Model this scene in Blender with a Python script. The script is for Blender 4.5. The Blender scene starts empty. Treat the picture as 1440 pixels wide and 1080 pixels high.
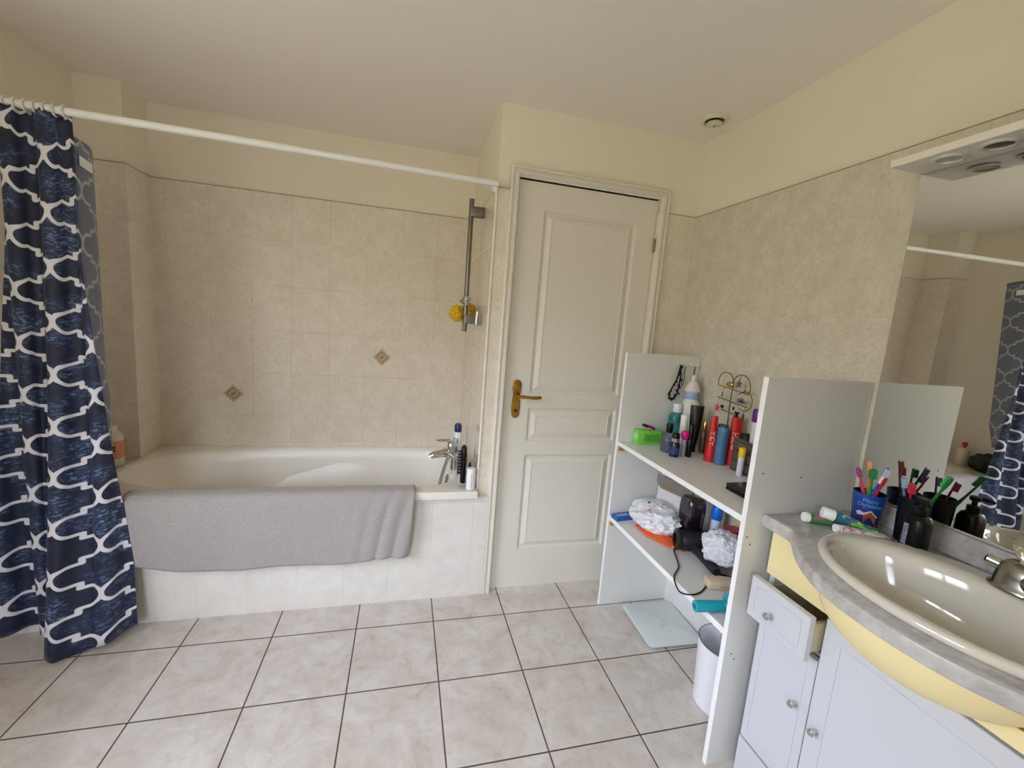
import bpy, bmesh, math, random
from mathutils import Vector, Matrix, noise
random.seed(7)
PI = math.pi
scene = bpy.context.scene
COL = scene.collection

# ------------------------------------------------------------------ node helpers
class NT:
    def __init__(self, name):
        self.m = bpy.data.materials.new(name); self.m.use_nodes = True
        self.t = self.m.node_tree; self.n = self.t.nodes; self.l = self.t.links
        self.b = self.n['Principled BSDF']
    def put(self, v, sock):
        if isinstance(v, (int, float)): sock.default_value = v
        elif isinstance(v, (tuple, list)): sock.default_value = tuple(v) if len(v) == len(sock.default_value) else tuple(v) + (1,)
        else: self.l.new(v, sock)
    def math(self, op, a, b=None, c=None, clamp=False):
        n = self.n.new('ShaderNodeMath'); n.operation = op; n.use_clamp = clamp
        self.put(a, n.inputs[0])
        if b is not None: self.put(b, n.inputs[1])
        if c is not None: self.put(c, n.inputs[2])
        return n.outputs[0]
    def mix(self, f, a, b):
        n = self.n.new('ShaderNodeMix'); n.data_type = 'RGBA'
        self.put(f, n.inputs[0]); self.put(a, n.inputs[6]); self.put(b, n.inputs[7])
        return n.outputs[2]
    def pos(self):
        g = self.n.new('ShaderNodeNewGeometry'); s = self.n.new('ShaderNodeSeparateXYZ')
        self.l.new(g.outputs['Position'], s.inputs[0])
        return s.outputs[0], s.outputs[1], s.outputs[2]
    def obj(self):
        g = self.n.new('ShaderNodeTexCoord'); return g.outputs['Object']
    def uv(self):
        g = self.n.new('ShaderNodeTexCoord'); s = self.n.new('ShaderNodeSeparateXYZ')
        self.l.new(g.outputs['UV'], s.inputs[0]); return s.outputs[0], s.outputs[1]
    def noise(self, scale, detail=4, rough=.55, vec=None, dist=0):
        n = self.n.new('ShaderNodeTexNoise'); n.inputs['Scale'].default_value = scale
        n.inputs['Detail'].default_value = detail; n.inputs['Roughness'].default_value = rough
        n.inputs['Distortion'].default_value = dist
        self.l.new(vec if vec is not None else self.obj(), n.inputs['Vector'])
        return n.outputs['Fac']
    def ramp(self, f, lo, hi, a=0., b=1.):
        n = self.n.new('ShaderNodeMapRange'); n.inputs[1].default_value = lo; n.inputs[2].default_value = hi
        n.inputs[3].default_value = a; n.inputs[4].default_value = b
        self.put(f, n.inputs[0]); return n.outputs[0]
    def bump(self, h, strength=.2, dist=.002):
        n = self.n.new('ShaderNodeBump'); n.inputs['Strength'].default_value = strength
        n.inputs['Distance'].default_value = dist
        self.l.new(h, n.inputs['Height']); self.l.new(n.outputs[0], self.b.inputs['Normal'])
    def comb(self, x, y, z):
        n = self.n.new('ShaderNodeCombineXYZ')
        for v, s in zip((x, y, z), n.inputs): self.put(v, s)
        return n.outputs[0]
    def done(self, col=None, rough=.5, metal=0, **kw):
        if col is not None: self.put(col, self.b.inputs['Base Color'])
        self.put(rough, self.b.inputs['Roughness']); self.put(metal, self.b.inputs['Metallic'])
        for k, v in kw.items(): self.put(v, self.b.inputs[k.replace('_', ' ')])
        return self.m

def srgb(r, g, b):
    f = lambda c: ((c/255+.055)/1.055)**2.4 if c > 10 else c/255/12.92
    return (f(r), f(g), f(b), 1)

_mc = {}
def plain(col, rough=.45, metal=0, var=.06, scale=30, **kw):
    """simple procedural surface: a colour with a slight mottled variation"""
    key = (tuple(col), rough, metal, var, scale, tuple(sorted(kw.items())))
    if key in _mc: return _mc[key]
    t = NT('surface')
    f = t.noise(scale, 3)
    c = srgb(*col)
    d = tuple(max(0, x*(1-var)) for x in c[:3]) + (1,)
    e = tuple(min(1, x*(1+var)) for x in c[:3]) + (1,)
    m = t.done(t.mix(t.ramp(f, .3, .7), d, e), rough, metal, **kw)
    _mc[key] = m
    return m

def clear(col, alpha_rough=.06, trans=.85):
    key = ('clear', tuple(col), alpha_rough, trans)
    if key in _mc: return _mc[key]
    t = NT('clear_plastic')
    m = t.done(srgb(*col), alpha_rough, 0, IOR=1.35)
    t.b.inputs['Transmission Weight'].default_value = trans
    _mc[key] = m
    return m

# ------------------------------------------------------------------ mesh helpers
def B(): return bmesh.new()

def box(bm, lo, hi, mat=0, bevel=0, seg=2):
    lo = Vector(lo); hi = Vector(hi)
    vs = [bm.verts.new((x, y, z)) for x in (lo.x, hi.x) for y in (lo.y, hi.y) for z in (lo.z, hi.z)]
    q = [(0,1,3,2), (4,6,7,5), (0,4,5,1), (2,3,7,6), (0,2,6,4), (1,5,7,3)]
    fs = [bm.faces.new([vs[i] for i in f]) for f in q]
    for f in fs: f.material_index = mat
    if bevel:
        es = list({e for f in fs for e in f.edges})
        r = bmesh.ops.bevel(bm, geom=es, offset=bevel, segments=seg, affect='EDGES', profile=.5)
        for f in r['faces']: f.material_index = mat
    return vs

def loft(bm, rings, mat=0, closed=True, cap0=False, cap1=False):
    rows = [[bm.verts.new(p) for p in r] for r in rings]
    n = len(rows[0])
    for a, b in zip(rows, rows[1:]):
        for i in range(n if closed else n-1):
            j = (i+1) % n
            try: bm.faces.new((a[i], a[j], b[j], b[i])).material_index = mat
            except ValueError: pass
    if cap0: bm.faces.new(list(reversed(rows[0]))).material_index = mat
    if cap1: bm.faces.new(rows[-1]).material_index = mat
    return rows

def lathe(bm, prof, seg=24, mat=0, sx=1, sy=1, M=None, cap0=True, cap1=True):
    rings = []
    for r, z in prof:
        ring = []
        for i in range(seg):
            a = 2*PI*i/seg
            p = Vector((max(r, 1e-4)*math.cos(a)*sx, max(r, 1e-4)*math.sin(a)*sy, z))
            ring.append(M @ p if M else p)
        rings.append(ring)
    return loft(bm, rings, mat, True, cap0, cap1)

def axis_M(p0, p1):
    """matrix whose z axis runs from p0 to p1, origin p0"""
    p0 = Vector(p0); d = Vector(p1)-p0
    return Matrix.Translation(p0) @ d.to_track_quat('Z', 'Y').to_matrix().to_4x4()

def tube(bm, pts, r, seg=10, mat=0, cap=True):
    pts = [Vector(p) for p in pts]
    n = len(pts); rr = r if isinstance(r, (list, tuple)) else [r]*n
    rings = []; up = None
    for i, p in enumerate(pts):
        t = (pts[min(i+1, n-1)]-pts[max(i-1, 0)]).normalized()
        if up is None:
            up = Vector((0, 0, 1)) if abs(t.z) < .9 else Vector((1, 0, 0))
        s = t.cross(up)
        if s.length < 1e-6: s = t.orthogonal()
        s.normalize(); up = s.cross(t).normalized()
        rings.append([p + rr[i]*(math.cos(2*PI*k/seg)*s + math.sin(2*PI*k/seg)*up) for k in range(seg)])
    loft(bm, rings, mat, True, cap, cap)

def smooth_path(pts, n=8):
    P = [Vector(p) for p in pts]; out = []
    for i in range(len(P)-1):
        a = P[max(i-1, 0)]; b = P[i]; c = P[i+1]; d = P[min(i+2, len(P)-1)]
        for k in range(n):
            t = k/n
            out.append(.5*((2*b)+(c-a)*t+(2*a-5*b+4*c-d)*t*t+(3*b-a-3*c+d)*t**3))
    out.append(P[-1]); return out

def torus(bm, c, R, r, axis='z', seg=24, s2=8, mat=0, M=None):
    rings = []
    for i in range(seg):
        a = 2*PI*i/seg; ring = []
        for k in range(s2):
            b = 2*PI*k/s2
            p = Vector(((R+r*math.cos(b))*math.cos(a), (R+r*math.cos(b))*math.sin(a), r*math.sin(b)))
            if axis == 'x': p = Vector((p.z, p.x, p.y))
            if axis == 'y': p = Vector((p.x, p.z, p.y))
            if M: p = M @ p
            ring.append(p+Vector(c))
        rings.append(ring)
    rings.append(rings[0])
    rows = [[bm.verts.new(p) for p in r_] for r_ in rings[:-1]]
    for i in range(seg):
        for k in range(s2):
            f = bm.faces.new((rows[i][k], rows[(i+1) % seg][k], rows[(i+1) % seg][(k+1) % s2], rows[i][(k+1) % s2]))
            f.material_index = mat

def obj(name, bm, mats, parent=None, smooth=True, local=False, angle=40):
    bmesh.ops.recalc_face_normals(bm, faces=bm.faces)
    me = bpy.data.meshes.new(name); bm.to_mesh(me); bm.free()
    o = bpy.data.objects.new(name, me); COL.objects.link(o)
    for m in (mats if isinstance(mats, (list, tuple)) else [mats]): me.materials.append(m)
    if smooth:
        for p in me.polygons: p.use_smooth = True
        try: me.set_sharp_from_angle(angle=math.radians(angle))
        except Exception: pass
    if parent is not None:
        o.parent = parent
        if not local:
            w = Vector((0, 0, 0)); q = parent
            while q is not None: w += q.location; q = q.parent
            me.transform(Matrix.Translation(-w))
    return o

def tag(o, label, cat, group=None):
    o['label'] = label; o['category'] = cat
    if group: o['group'] = group
    return o

def thing(name, label, cat, loc, group=None, rot=(0, 0, 0)):
    o = bpy.data.objects.new(name, None); COL.objects.link(o)
    o.empty_display_size = .05
    o.location = loc; o.rotation_euler = rot
    return tag(o, label, cat, group)

def struct(name, bm, mats, smooth=False):
    o = obj(name, bm, mats, None, smooth); o['kind'] = 'structure'; return o

def solid(o, t):
    m = o.modifiers.new('thickness', 'SOLIDIFY'); m.thickness = t; m.offset = 0; return o

def text_mesh(name, body, size, mat, parent, place, extrude=.0003):
    """lettering as real thin mesh; place(x, y) -> point for the flat letter coordinates"""
    cu = bpy.data.curves.new(name, 'FONT'); cu.body = body; cu.size = size; cu.extrude = 0
    cu.align_x = 'CENTER'; cu.align_y = 'CENTER'; cu.resolution_u = 3
    tmp = bpy.data.objects.new('tmp', cu); COL.objects.link(tmp)
    dg = bpy.context.evaluated_depsgraph_get()
    me = bpy.data.meshes.new_from_object(tmp.evaluated_get(dg))
    bpy.data.objects.remove(tmp); bpy.data.curves.remove(cu)
    me.name = name
    for v in me.vertices: v.co = place(v.co.x, v.co.y)
    me.materials.append(mat)
    o = bpy.data.objects.new(name, me); COL.objects.link(o); o.parent = parent
    return o

# ------------------------------------------------------------------ dimensions (metres)
XL, XR = -.31, 2.569          # left and right wall
YD, YB, YF = .186, .889, -3.1 # door wall, wall behind the bath, wall behind the viewer
XA = 1.537                    # end wall of the bath recess
ZC, ZT = 2.333, 1.979         # ceiling, top of the wall tiles
YP = .167                     # tiled front of the bath
TW, TH, TU0, TV0 = .1995, .2467, .137, .005   # wall tile grid
S = .335                      # floor tile

# ------------------------------------------------------------------ surface materials
def tile_mat(axis, u0, base, light, dark, joint, diamonds=False, rough=.35, edge=True, contrast=1.):
    t = NT('wall_tile'); x, y, z = t.pos(); u = x if axis == 'x' else y
    fu = t.math('FRACT', t.math('DIVIDE', t.math('SUBTRACT', u, u0), TW))
    fv = t.math('FRACT', t.math('DIVIDE', t.math('SUBTRACT', z, TV0), TH))
    eu = t.math('MULTIPLY', t.math('SUBTRACT', .5, t.math('ABSOLUTE', t.math('SUBTRACT', fu, .5))), TW)
    ev = t.math('MULTIPLY', t.math('SUBTRACT', .5, t.math('ABSOLUTE', t.math('SUBTRACT', fv, .5))), TH)
    e = t.math('MINIMUM', eu, ev)
    g = t.ramp(e, .0006, .0019, 1, 0)
    n1 = t.noise(14, 5, .6); n2 = t.noise(70, 4, .7, dist=.6); n3 = t.noise(5, 2)
    c = t.mix(t.ramp(n1, .35, .65), srgb(*base), srgb(*light))
    c = t.mix(t.math('MULTIPLY', t.ramp(n2, .48, .68), .55*contrast), c, srgb(*dark))
    jn = t.ramp(t.noise(3.1, 2), .4, .62)
    c = t.mix(t.math('MULTIPLY', g, t.math('ADD', .08, t.math('MULTIPLY', jn, .55))), c, srgb(*joint))
    if diamonds:
        for cx, cz in ((.237, .868), (1.035, 1.116)):
            d = t.math('ADD', t.math('ABSOLUTE', t.math('SUBTRACT', x, cx)), t.math('ABSOLUTE', t.math('SUBTRACT', z, cz)))
            # ring bands of the printed diamond
            inside = t.math('LESS_THAN', d, .053)
            band = t.math('PINGPONG', t.math('ADD', d, .004), .0125)
            rf = t.math('GREATER_THAN', band, .0062)
            chk = t.math('GREATER_THAN', t.math('PINGPONG', t.math('ADD', t.math('SUBTRACT', x, cx), t.math('SUBTRACT', z, cz)), .009), .0035)
            dc = t.mix(t.math('MULTIPLY', rf, chk), srgb(196, 176, 146), srgb(128, 92, 58))
            c = t.mix(inside, c, dc)
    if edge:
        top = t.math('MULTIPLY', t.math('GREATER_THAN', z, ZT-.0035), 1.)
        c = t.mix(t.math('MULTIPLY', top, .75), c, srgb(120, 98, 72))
    t.bump(t.math('SUBTRACT', 1, g), .35, .001)
    return t.done(c, t.math('ADD', rough, t.math('MULTIPLY', g, .4)), 0)

TB, TLi, TDk, TJ = (226, 215, 199), (235, 226, 212), (208, 194, 175), (190, 170, 146)
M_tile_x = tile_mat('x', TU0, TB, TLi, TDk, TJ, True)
M_tile_front = tile_mat('x', .128, (226, 221, 213), (234, 230, 223), (216, 208, 197), (196, 184, 168), rough=.25, edge=False, contrast=.5)
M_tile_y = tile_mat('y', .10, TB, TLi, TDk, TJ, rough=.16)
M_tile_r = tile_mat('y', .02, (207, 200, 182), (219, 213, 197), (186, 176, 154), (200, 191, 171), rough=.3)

def paint(c1, c2, sc=1.4):
    t = NT('painted_plaster'); f = t.noise(sc, 4, .6); g = t.noise(180, 3, .6)
    t.bump(g, .05, .002)
    return t.done(t.mix(t.ramp(f, .35, .65), srgb(*c1), srgb(*c2)), .85)
M_wall = paint((236, 227, 209), (240, 232, 214))
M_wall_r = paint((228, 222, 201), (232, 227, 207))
M_ceil = paint((240, 235, 225), (243, 238, 229), .8)

def floor_mat():
    t = NT('floor_tile'); x, y, z = t.pos()
    def edge(v):
        f = t.math('FRACT', t.math('DIVIDE', v, S))
        return t.math('MULTIPLY', t.math('SUBTRACT', .5, t.math('ABSOLUTE', t.math('SUBTRACT', f, .5))), S)
    e = t.math('MINIMUM', edge(x), edge(y))
    g = t.ramp(e, .0017, .0033, 1, 0)
    n1 = t.noise(7, 6, .65, dist=.8); n2 = t.noise(24, 5, .7, dist=.4)
    c = t.mix(t.ramp(n1, .34, .66), srgb(199, 188, 177), srgb(221, 213, 206))
    c = t.mix(t.math('MULTIPLY', t.ramp(n2, .5, .72), .45), c, srgb(180, 166, 152))
    c = t.mix(g, c, srgb(84, 68, 56))
    t.bump(t.math('SUBTRACT', 1, g), .5, .0015)
    return t.done(c, t.math('ADD', t.ramp(n1, .3, .7, .26, .36), t.math('MULTIPLY', g, .5)), 0)
M_floor = floor_mat()

M_white = plain((224, 223, 219), .35, var=.015, scale=6)      # laminate
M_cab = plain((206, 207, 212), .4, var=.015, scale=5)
M_edge_lit = plain((244, 244, 244), .4, var=.02)  # brighter copy of the laminate for shelf fronts turned to the window
M_yellow = plain((243, 225, 170), .4, var=.02, scale=4)
M_chrome = plain((205, 205, 205), .12, 1, var=.03)
M_brushed = plain((160, 156, 148), .26, 1, var=.02, scale=4)
M_black = plain((11, 11, 13), .3, var=.2, Specular_IOR_Level=.3)
M_blacksat = plain((26, 26, 28), .45, var=.2)
M_plastic_w = plain((240, 240, 240), .35, var=.02)
M_ceramic = plain((215, 209, 194), .10, var=.01, scale=3, Coat_Weight=.6)
M_acrylic = plain((238, 232, 222), .30, var=.012, scale=3)
M_brass = plain((176, 132, 58), .25, 1, var=.2, scale=60)
M_door = None
t = NT('door_paint'); x, y, z = t.pos()
gr = t.noise(1, 5, .6, t.comb(t.math('MULTIPLY', x, 160), 0, t.math('MULTIPLY', z, 9)))
t.bump(gr, .10, .001)
M_door = t.done(t.mix(gr, srgb(224, 219, 207), srgb(230, 225, 214)), .38)

def marble():
    t = NT('grey_marble'); n1 = t.noise(11, 7, .7, dist=1.6); n2 = t.noise(40, 5, .6, dist=.8)
    c = t.mix(t.ramp(n1, .36, .66), srgb(166, 161, 157), srgb(202, 198, 195))
    c = t.mix(t.math('MULTIPLY', t.ramp(n2, .52, .7), .3), c, srgb(132, 125, 118))
    return t.done(c, .22)
M_marble = marble()

# ------------------------------------------------------------------ room shell
T = .12
bm = B(); box(bm, (XL-.4, YF-.3, -.08), (XR+.1, YB+.1, 0)); struct('floor', bm, M_floor)
bm = B(); box(bm, (XL-.4, YF-.3, ZC), (XR+.1, YB+.1, ZC+.1)); struct('ceiling', bm, M_ceil)
TK = .007   # tiles stand this far proud of the plaster
bm = B(); box(bm, (XL-.02, YB+TK, 0), (XA+.12, YB+T, ZC), 0); box(bm, (XL-.02, YB, 0), (XA+.12, YB+TK, ZT), 1)
struct('wall_back', bm, [M_wall, M_tile_x])
bm = B(); box(bm, (XR+TK, YF-.1, 0), (XR+T, YD+.2, ZC), 0); box(bm, (XR, YF-.1, 0), (XR+TK, YD+.2, ZT), 1)
struct('wall_right', bm, [M_wall_r, M_tile_r])
# recess end wall and door wall: one L with the door opening left free
DX0, DX1, DZ = 1.634, 2.358, 2.036
bm = B()
box(bm, (XA+TK, YD+TK, 0), (XA+.06, YB+.02, ZT), 0); box(bm, (XA+TK, YD+T, ZT), (XA+.06, YB+.02, ZC), 0); box(bm, (XA, YD+TK, 0), (XA+TK, YB+.02, ZT), 2)
box(bm, (XA+TK, YD+TK, ZT), (DX0, YD+T, ZC), 0); box(bm, (XA, YD, 0), (DX0, YD+TK, ZT), 1); box(bm, (XA+.06, YD+TK, 0), (DX0, YD+T, ZT), 0)
box(bm, (DX0, YD+TK, DZ), (DX1, YD+T, ZC), 0)
box(bm, (DX1, YD+TK, ZT), (XR+.05, YD+T, ZC), 0); box(bm, (DX1, YD, 0), (XR+.05, YD+.09, ZT), 1)
struct('wall_door', bm, [M_wall, M_tile_x, M_tile_y])
bm = B()
tube(bm, [(XA+.001, YD-.001, .56), (XA+.001, YD-.001, ZT)], .0055, 8)
struct('trim_1', bm, plain((238, 234, 224), .35, var=.02), smooth=True)
# boxed column in the left corner of the recess
bm = B(); box(bm, (XL-.02, .697, 0), (-.127, YB+.02, ZC), 0)
box(bm, (XL-.02, .69, 0), (-.12, YB+.02, ZT), 1)
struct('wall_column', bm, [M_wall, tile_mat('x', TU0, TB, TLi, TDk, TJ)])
# left wall with the daylight window in it
WY0, WY1, WZ0, WZ1 = -1.95, -.65, .85, 2.18
LT = .22
bm = B()
for lo, hi in (((XL-LT, YF-.1, 0), (XL, WY0, ZC)), ((XL-LT, WY1, 0), (XL, YB+.1, ZC)),
               ((XL-LT, WY0, 0), (XL, WY1, WZ0)), ((XL-LT, WY0, WZ1), (XL, WY1, ZC))):
    box(bm, lo, hi, 0)
struct('wall_left', bm, M_wall)
FX0, FX1 = -.20, .62     # added window behind the viewer, fills the bath recess with daylight
bm = B()
for lo, hi in (((XL-LT, YF-LT, 0), (FX0, YF, ZC)), ((FX1, YF-LT, 0), (XR+.1, YF, ZC)),
               ((FX0, YF-LT, 0), (FX1, YF, WZ0)), ((FX0, YF-LT, WZ1), (FX1, YF, ZC))): box(bm, lo, hi)
struct('wall_front', bm, M_wall)

# window in the left wall (outside the frame, it lights the room)
win = bpy.data.objects.new('window_1', None); COL.objects.link(win); win.location = (XL-.15, (WY0+WY1)/2, WZ0)
win['kind'] = 'structure'
bm = B(); fx0, fx1 = XL-.19, XL-.13
for a, b in (((WY0, WZ0), (WY1, WZ0+.06)), ((WY0, WZ1-.06), (WY1, WZ1)), ((WY0, WZ0+.06), (WY0+.06, WZ1-.06)),
             ((WY1-.06, WZ0+.06), (WY1, WZ1-.06)), (((WY0+WY1)/2-.05, WZ0+.06), ((WY0+WY1)/2+.05, WZ1-.06))):
    box(bm, (fx0, a[0], a[1]), (fx1, b[0], b[1]))
obj('window_frame', bm, M_plastic_w, win, False)
tg = NT('window_glass')
gl = tg.n.new('ShaderNodeBsdfGlossy'); gl.inputs['Roughness'].default_value = .02
tr = tg.n.new('ShaderNodeBsdfTransparent'); fr = tg.n.new('ShaderNodeFresnel'); fr.inputs[0].default_value = 1.3
mx = tg.n.new('ShaderNodeMixShader')
tg.l.new(fr.outputs[0], mx.inputs[0]); tg.l.new(tr.outputs[0], mx.inputs[1]); tg.l.new(gl.outputs[0], mx.inputs[2])
tg.l.new(mx.outputs[0], tg.n['Material Output'].inputs[0])
ym = (WY0+WY1)/2
for a, b in ((WY0+.06, ym-.05), (ym+.05, WY1-.06)):
    bm = B(); v = [bm.verts.new((XL-.16, yy, zz)) for yy, zz in ((a, WZ0+.06), (b, WZ0+.06), (b, WZ1-.06), (a, WZ1-.06))]
    bm.faces.new(v); obj('window_pane', bm, tg.m, win, False)

fill_win = bpy.data.objects.new('fill_window', None); COL.objects.link(fill_win); fill_win.location = ((FX0+FX1)/2, YF-.15, WZ0); fill_win['kind'] = 'structure'  # unseen window, put in for fill light
bm = B()
for a, b in (((FX0, WZ0), (FX1, WZ0+.06)), ((FX0, WZ1-.06), (FX1, WZ1)), ((FX0, WZ0+.06), (FX0+.06, WZ1-.06)), ((FX1-.06, WZ0+.06), (FX1, WZ1-.06))):
    box(bm, (a[0], YF-.19, a[1]), (b[0], YF-.13, b[1]))
obj('window_frame', bm, M_plastic_w, fill_win, False)
bm = B(); v = [bm.verts.new((xx, YF-.16, zz)) for xx, zz in ((FX0+.06, WZ0+.06), (FX1-.06, WZ0+.06), (FX1-.06, WZ1-.06), (FX0+.06, WZ1-.06))]
bm.faces.new(v); obj('window_pane', bm, tg.m, fill_win, False)

# ------------------------------------------------------------------ door
door = bpy.data.objects.new('door_1', None); COL.objects.link(door); door.location = (2.0, YD, 0); door['kind'] = 'structure'
def door_leaf():
    """leaf whose front carries three raised-and-fielded panels"""
    bm = B(); x0, x1, z0, z1, yf = 1.640, 2.354, .008, 2.030, YD+.012
    panels = [(1.771, 2.252, 1.046, 1.908), (1.771, 2.252, .801, .973), (1.771, 2.252, .217, .729)]
    zs = [z0, .217, .729, .801, .973, 1.046, 1.908, z1]
    def quad(p): bm.faces.new([bm.verts.new(q) for q in p])
    for i in range(7):
        a, b = zs[i], zs[i+1]
        if i in (1, 3, 5):
            quad([(x0, yf, a), (1.771, yf, a), (1.771, yf, b), (x0, yf, b)])
            quad([(2.252, yf, a), (x1, yf, a), (x1, yf, b), (2.252, yf, b)])
        else: quad([(x0, yf, a), (x1, yf, a), (x1, yf, b), (x0, yf, b)])
    for px0, px1, pz0, pz1 in panels:
        prof = [(0, 0), (.004, .007), (.012, .012), (.017, .012), (.020, .006), (.042, -.002), (.044, .001)]
        rings = [[(px0+d, yf+h, pz0+d), (px1-d, yf+h, pz0+d), (px1-d, yf+h, pz1-d), (px0+d, yf+h, pz1-d)] for d, h in prof]
        loft(bm, rings, 0, True, False, True)
    yb = yf+.038
    quad([(x0, yf, z0), (x0, yf, z1), (x0, yb, z1), (x0, yb, z0)]); quad([(x1, yf, z0), (x1, yf, z1), (x1, yb, z1), (x1, yb, z0)])
    quad([(x0, yf, z1), (x1, yf, z1), (x1, yb, z1), (x0, yb, z1)]); quad([(x0, yf, z0), (x1, yf, z0), (x1, yb, z0), (x0, yb, z0)])
    quad([(x0, yb, z0), (x1, yb, z0), (x1, yb, z1), (x0, yb, z1)])
    bmesh.ops.remove_doubles(bm, verts=bm.verts, dist=1e-5)
    return bm
leaf = obj('door_leaf', door_leaf(), M_door, door, False)
# moulded architrave
prof = [(0, 0), (0, .016), (.006, .020), (.012, .018), (.014, .012), (.022, .012), (.026, .022), (.034, .022), (.036, .014), (.042, .0)]
def archit():
    bm = B(); X0, X1, Z1 = 1.598, 2.404, 2.080
    path = [((X0, 0), (1, 0)), ((X0, Z1), (1, -1)), ((X1, Z1), (-1, -1)), ((X1, 0), (-1, 0))]
    rings = [[(px+d*dx, YD-h, pz+d*dz) for d, h in prof] for (px, pz), (dx, dz) in path]
    loft(bm, rings, 0, False)
    for px in (1.622, 2.368):   # jamb lining behind
        box(bm, (px, YD-.004, 0), (px+.014, YD+.1, 2.05))
    box(bm, (1.622, YD-.004, 2.036), (2.382, YD+.1, 2.05))
    return bm
obj('door_frame', archit(), M_door, door, True, angle=25)
hd = thing('door_handle', '', '', (0, 0, 0)); del hd['label']; del hd['category']
bpy.data.objects.remove(hd)
bm = B(); yh = YD+.012
pl = [(0.020*math.sin(a), .195*.5) for a in ()]
outl = []
for k in range(13): a = PI*k/12; outl.append((.021*math.cos(a), .078+.021*math.sin(a)))
outl += [(-.021, .05), (-.017, .02), (-.021, -.01), (-.021, -.05)]
for k in range(13): a = PI+PI*k/12; outl.append((.019*math.cos(a), -.072+.021*math.sin(a)))
outl += [(.021, -.05), (.021, -.01), (.017, .02), (.021, .05)]
hx, hz = 1.705, 1.012
loft(bm, [[(hx+px*s, yh-d, hz+pz*s) for px, pz in outl] for s, d in ((1, 0), (1, .004), (.85, .007))], 0, True, False, True)
hplate = obj('handle_plate', bm, M_brass, leaf, True); hplate['label'] = 'brass handle backplate'
bm = B()
lathe(bm, [(.011, 0), (.011, .012), (.008, .016), (.008, .05)], 16, M=axis_M((hx, yh-.005, hz+.022), (hx, yh-.06, hz+.022)))
tube(bm, smooth_path([(hx-.006, yh-.052, hz+.022), (hx+.03, yh-.056, hz+.023), (hx+.07, yh-.056, hz+.020), (hx+.112, yh-.05, hz+.021)], 5), [.008]*5+[.0075]*5+[.009]*5+[.007], 12)
o = obj('handle_lever', bm, M_brass, leaf, True); o['label'] = 'brass door lever'
bm = B(); lathe(bm, [(.007, 0), (.007, .004)], 14, M=axis_M((hx, yh-.006, hz-.055), (hx, yh-.02, hz-.055)))
obj('keyhole', bm, M_black, leaf, True)
for hz0 in (1.815, 1.02, .3):
    bm = B(); tube(bm, [(2.357, YD+.004, hz0-.03), (2.357, YD+.004, hz0+.03)], .006, 10)
    tube(bm, [(2.357, YD+.004, hz0+.03), (2.357, YD+.004, hz0+.037)], .004, 10)
    obj('hinge', bm, plain((150, 132, 96), .35, 1), door)

# ------------------------------------------------------------------ ceiling vent
vt = thing('ceiling_vent', 'round white air vent set in the ceiling near the corner', 'vent', (2.452, -.022, ZC))
bm = B()
lathe(bm, [(.060, 0), (.060, -.006), (.052, -.012), (.044, -.010), (.040, -.002), (.040, .03)], 32, cap0=False, cap1=False)
obj('vent_ring', bm, plain((226, 220, 200), .5), vt, local=True)
bm = B(); lathe(bm, [(.0395, -.0005), (.0395, -.0002)], 24); obj('vent_throat', bm, M_black, vt, local=True)
bm = B(); lathe(bm, [(.006, -.001), (.030, -.012), (.031, -.017), (.022, -.022), (.002, -.024)], 32)
obj('vent_disc', bm, plain((222, 214, 190), .5), vt, local=True)
bm = B(); lathe(bm, [(.003, -.024), (.003, -.028)], 10); obj('vent_screw', bm, M_black, vt, local=True)

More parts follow.
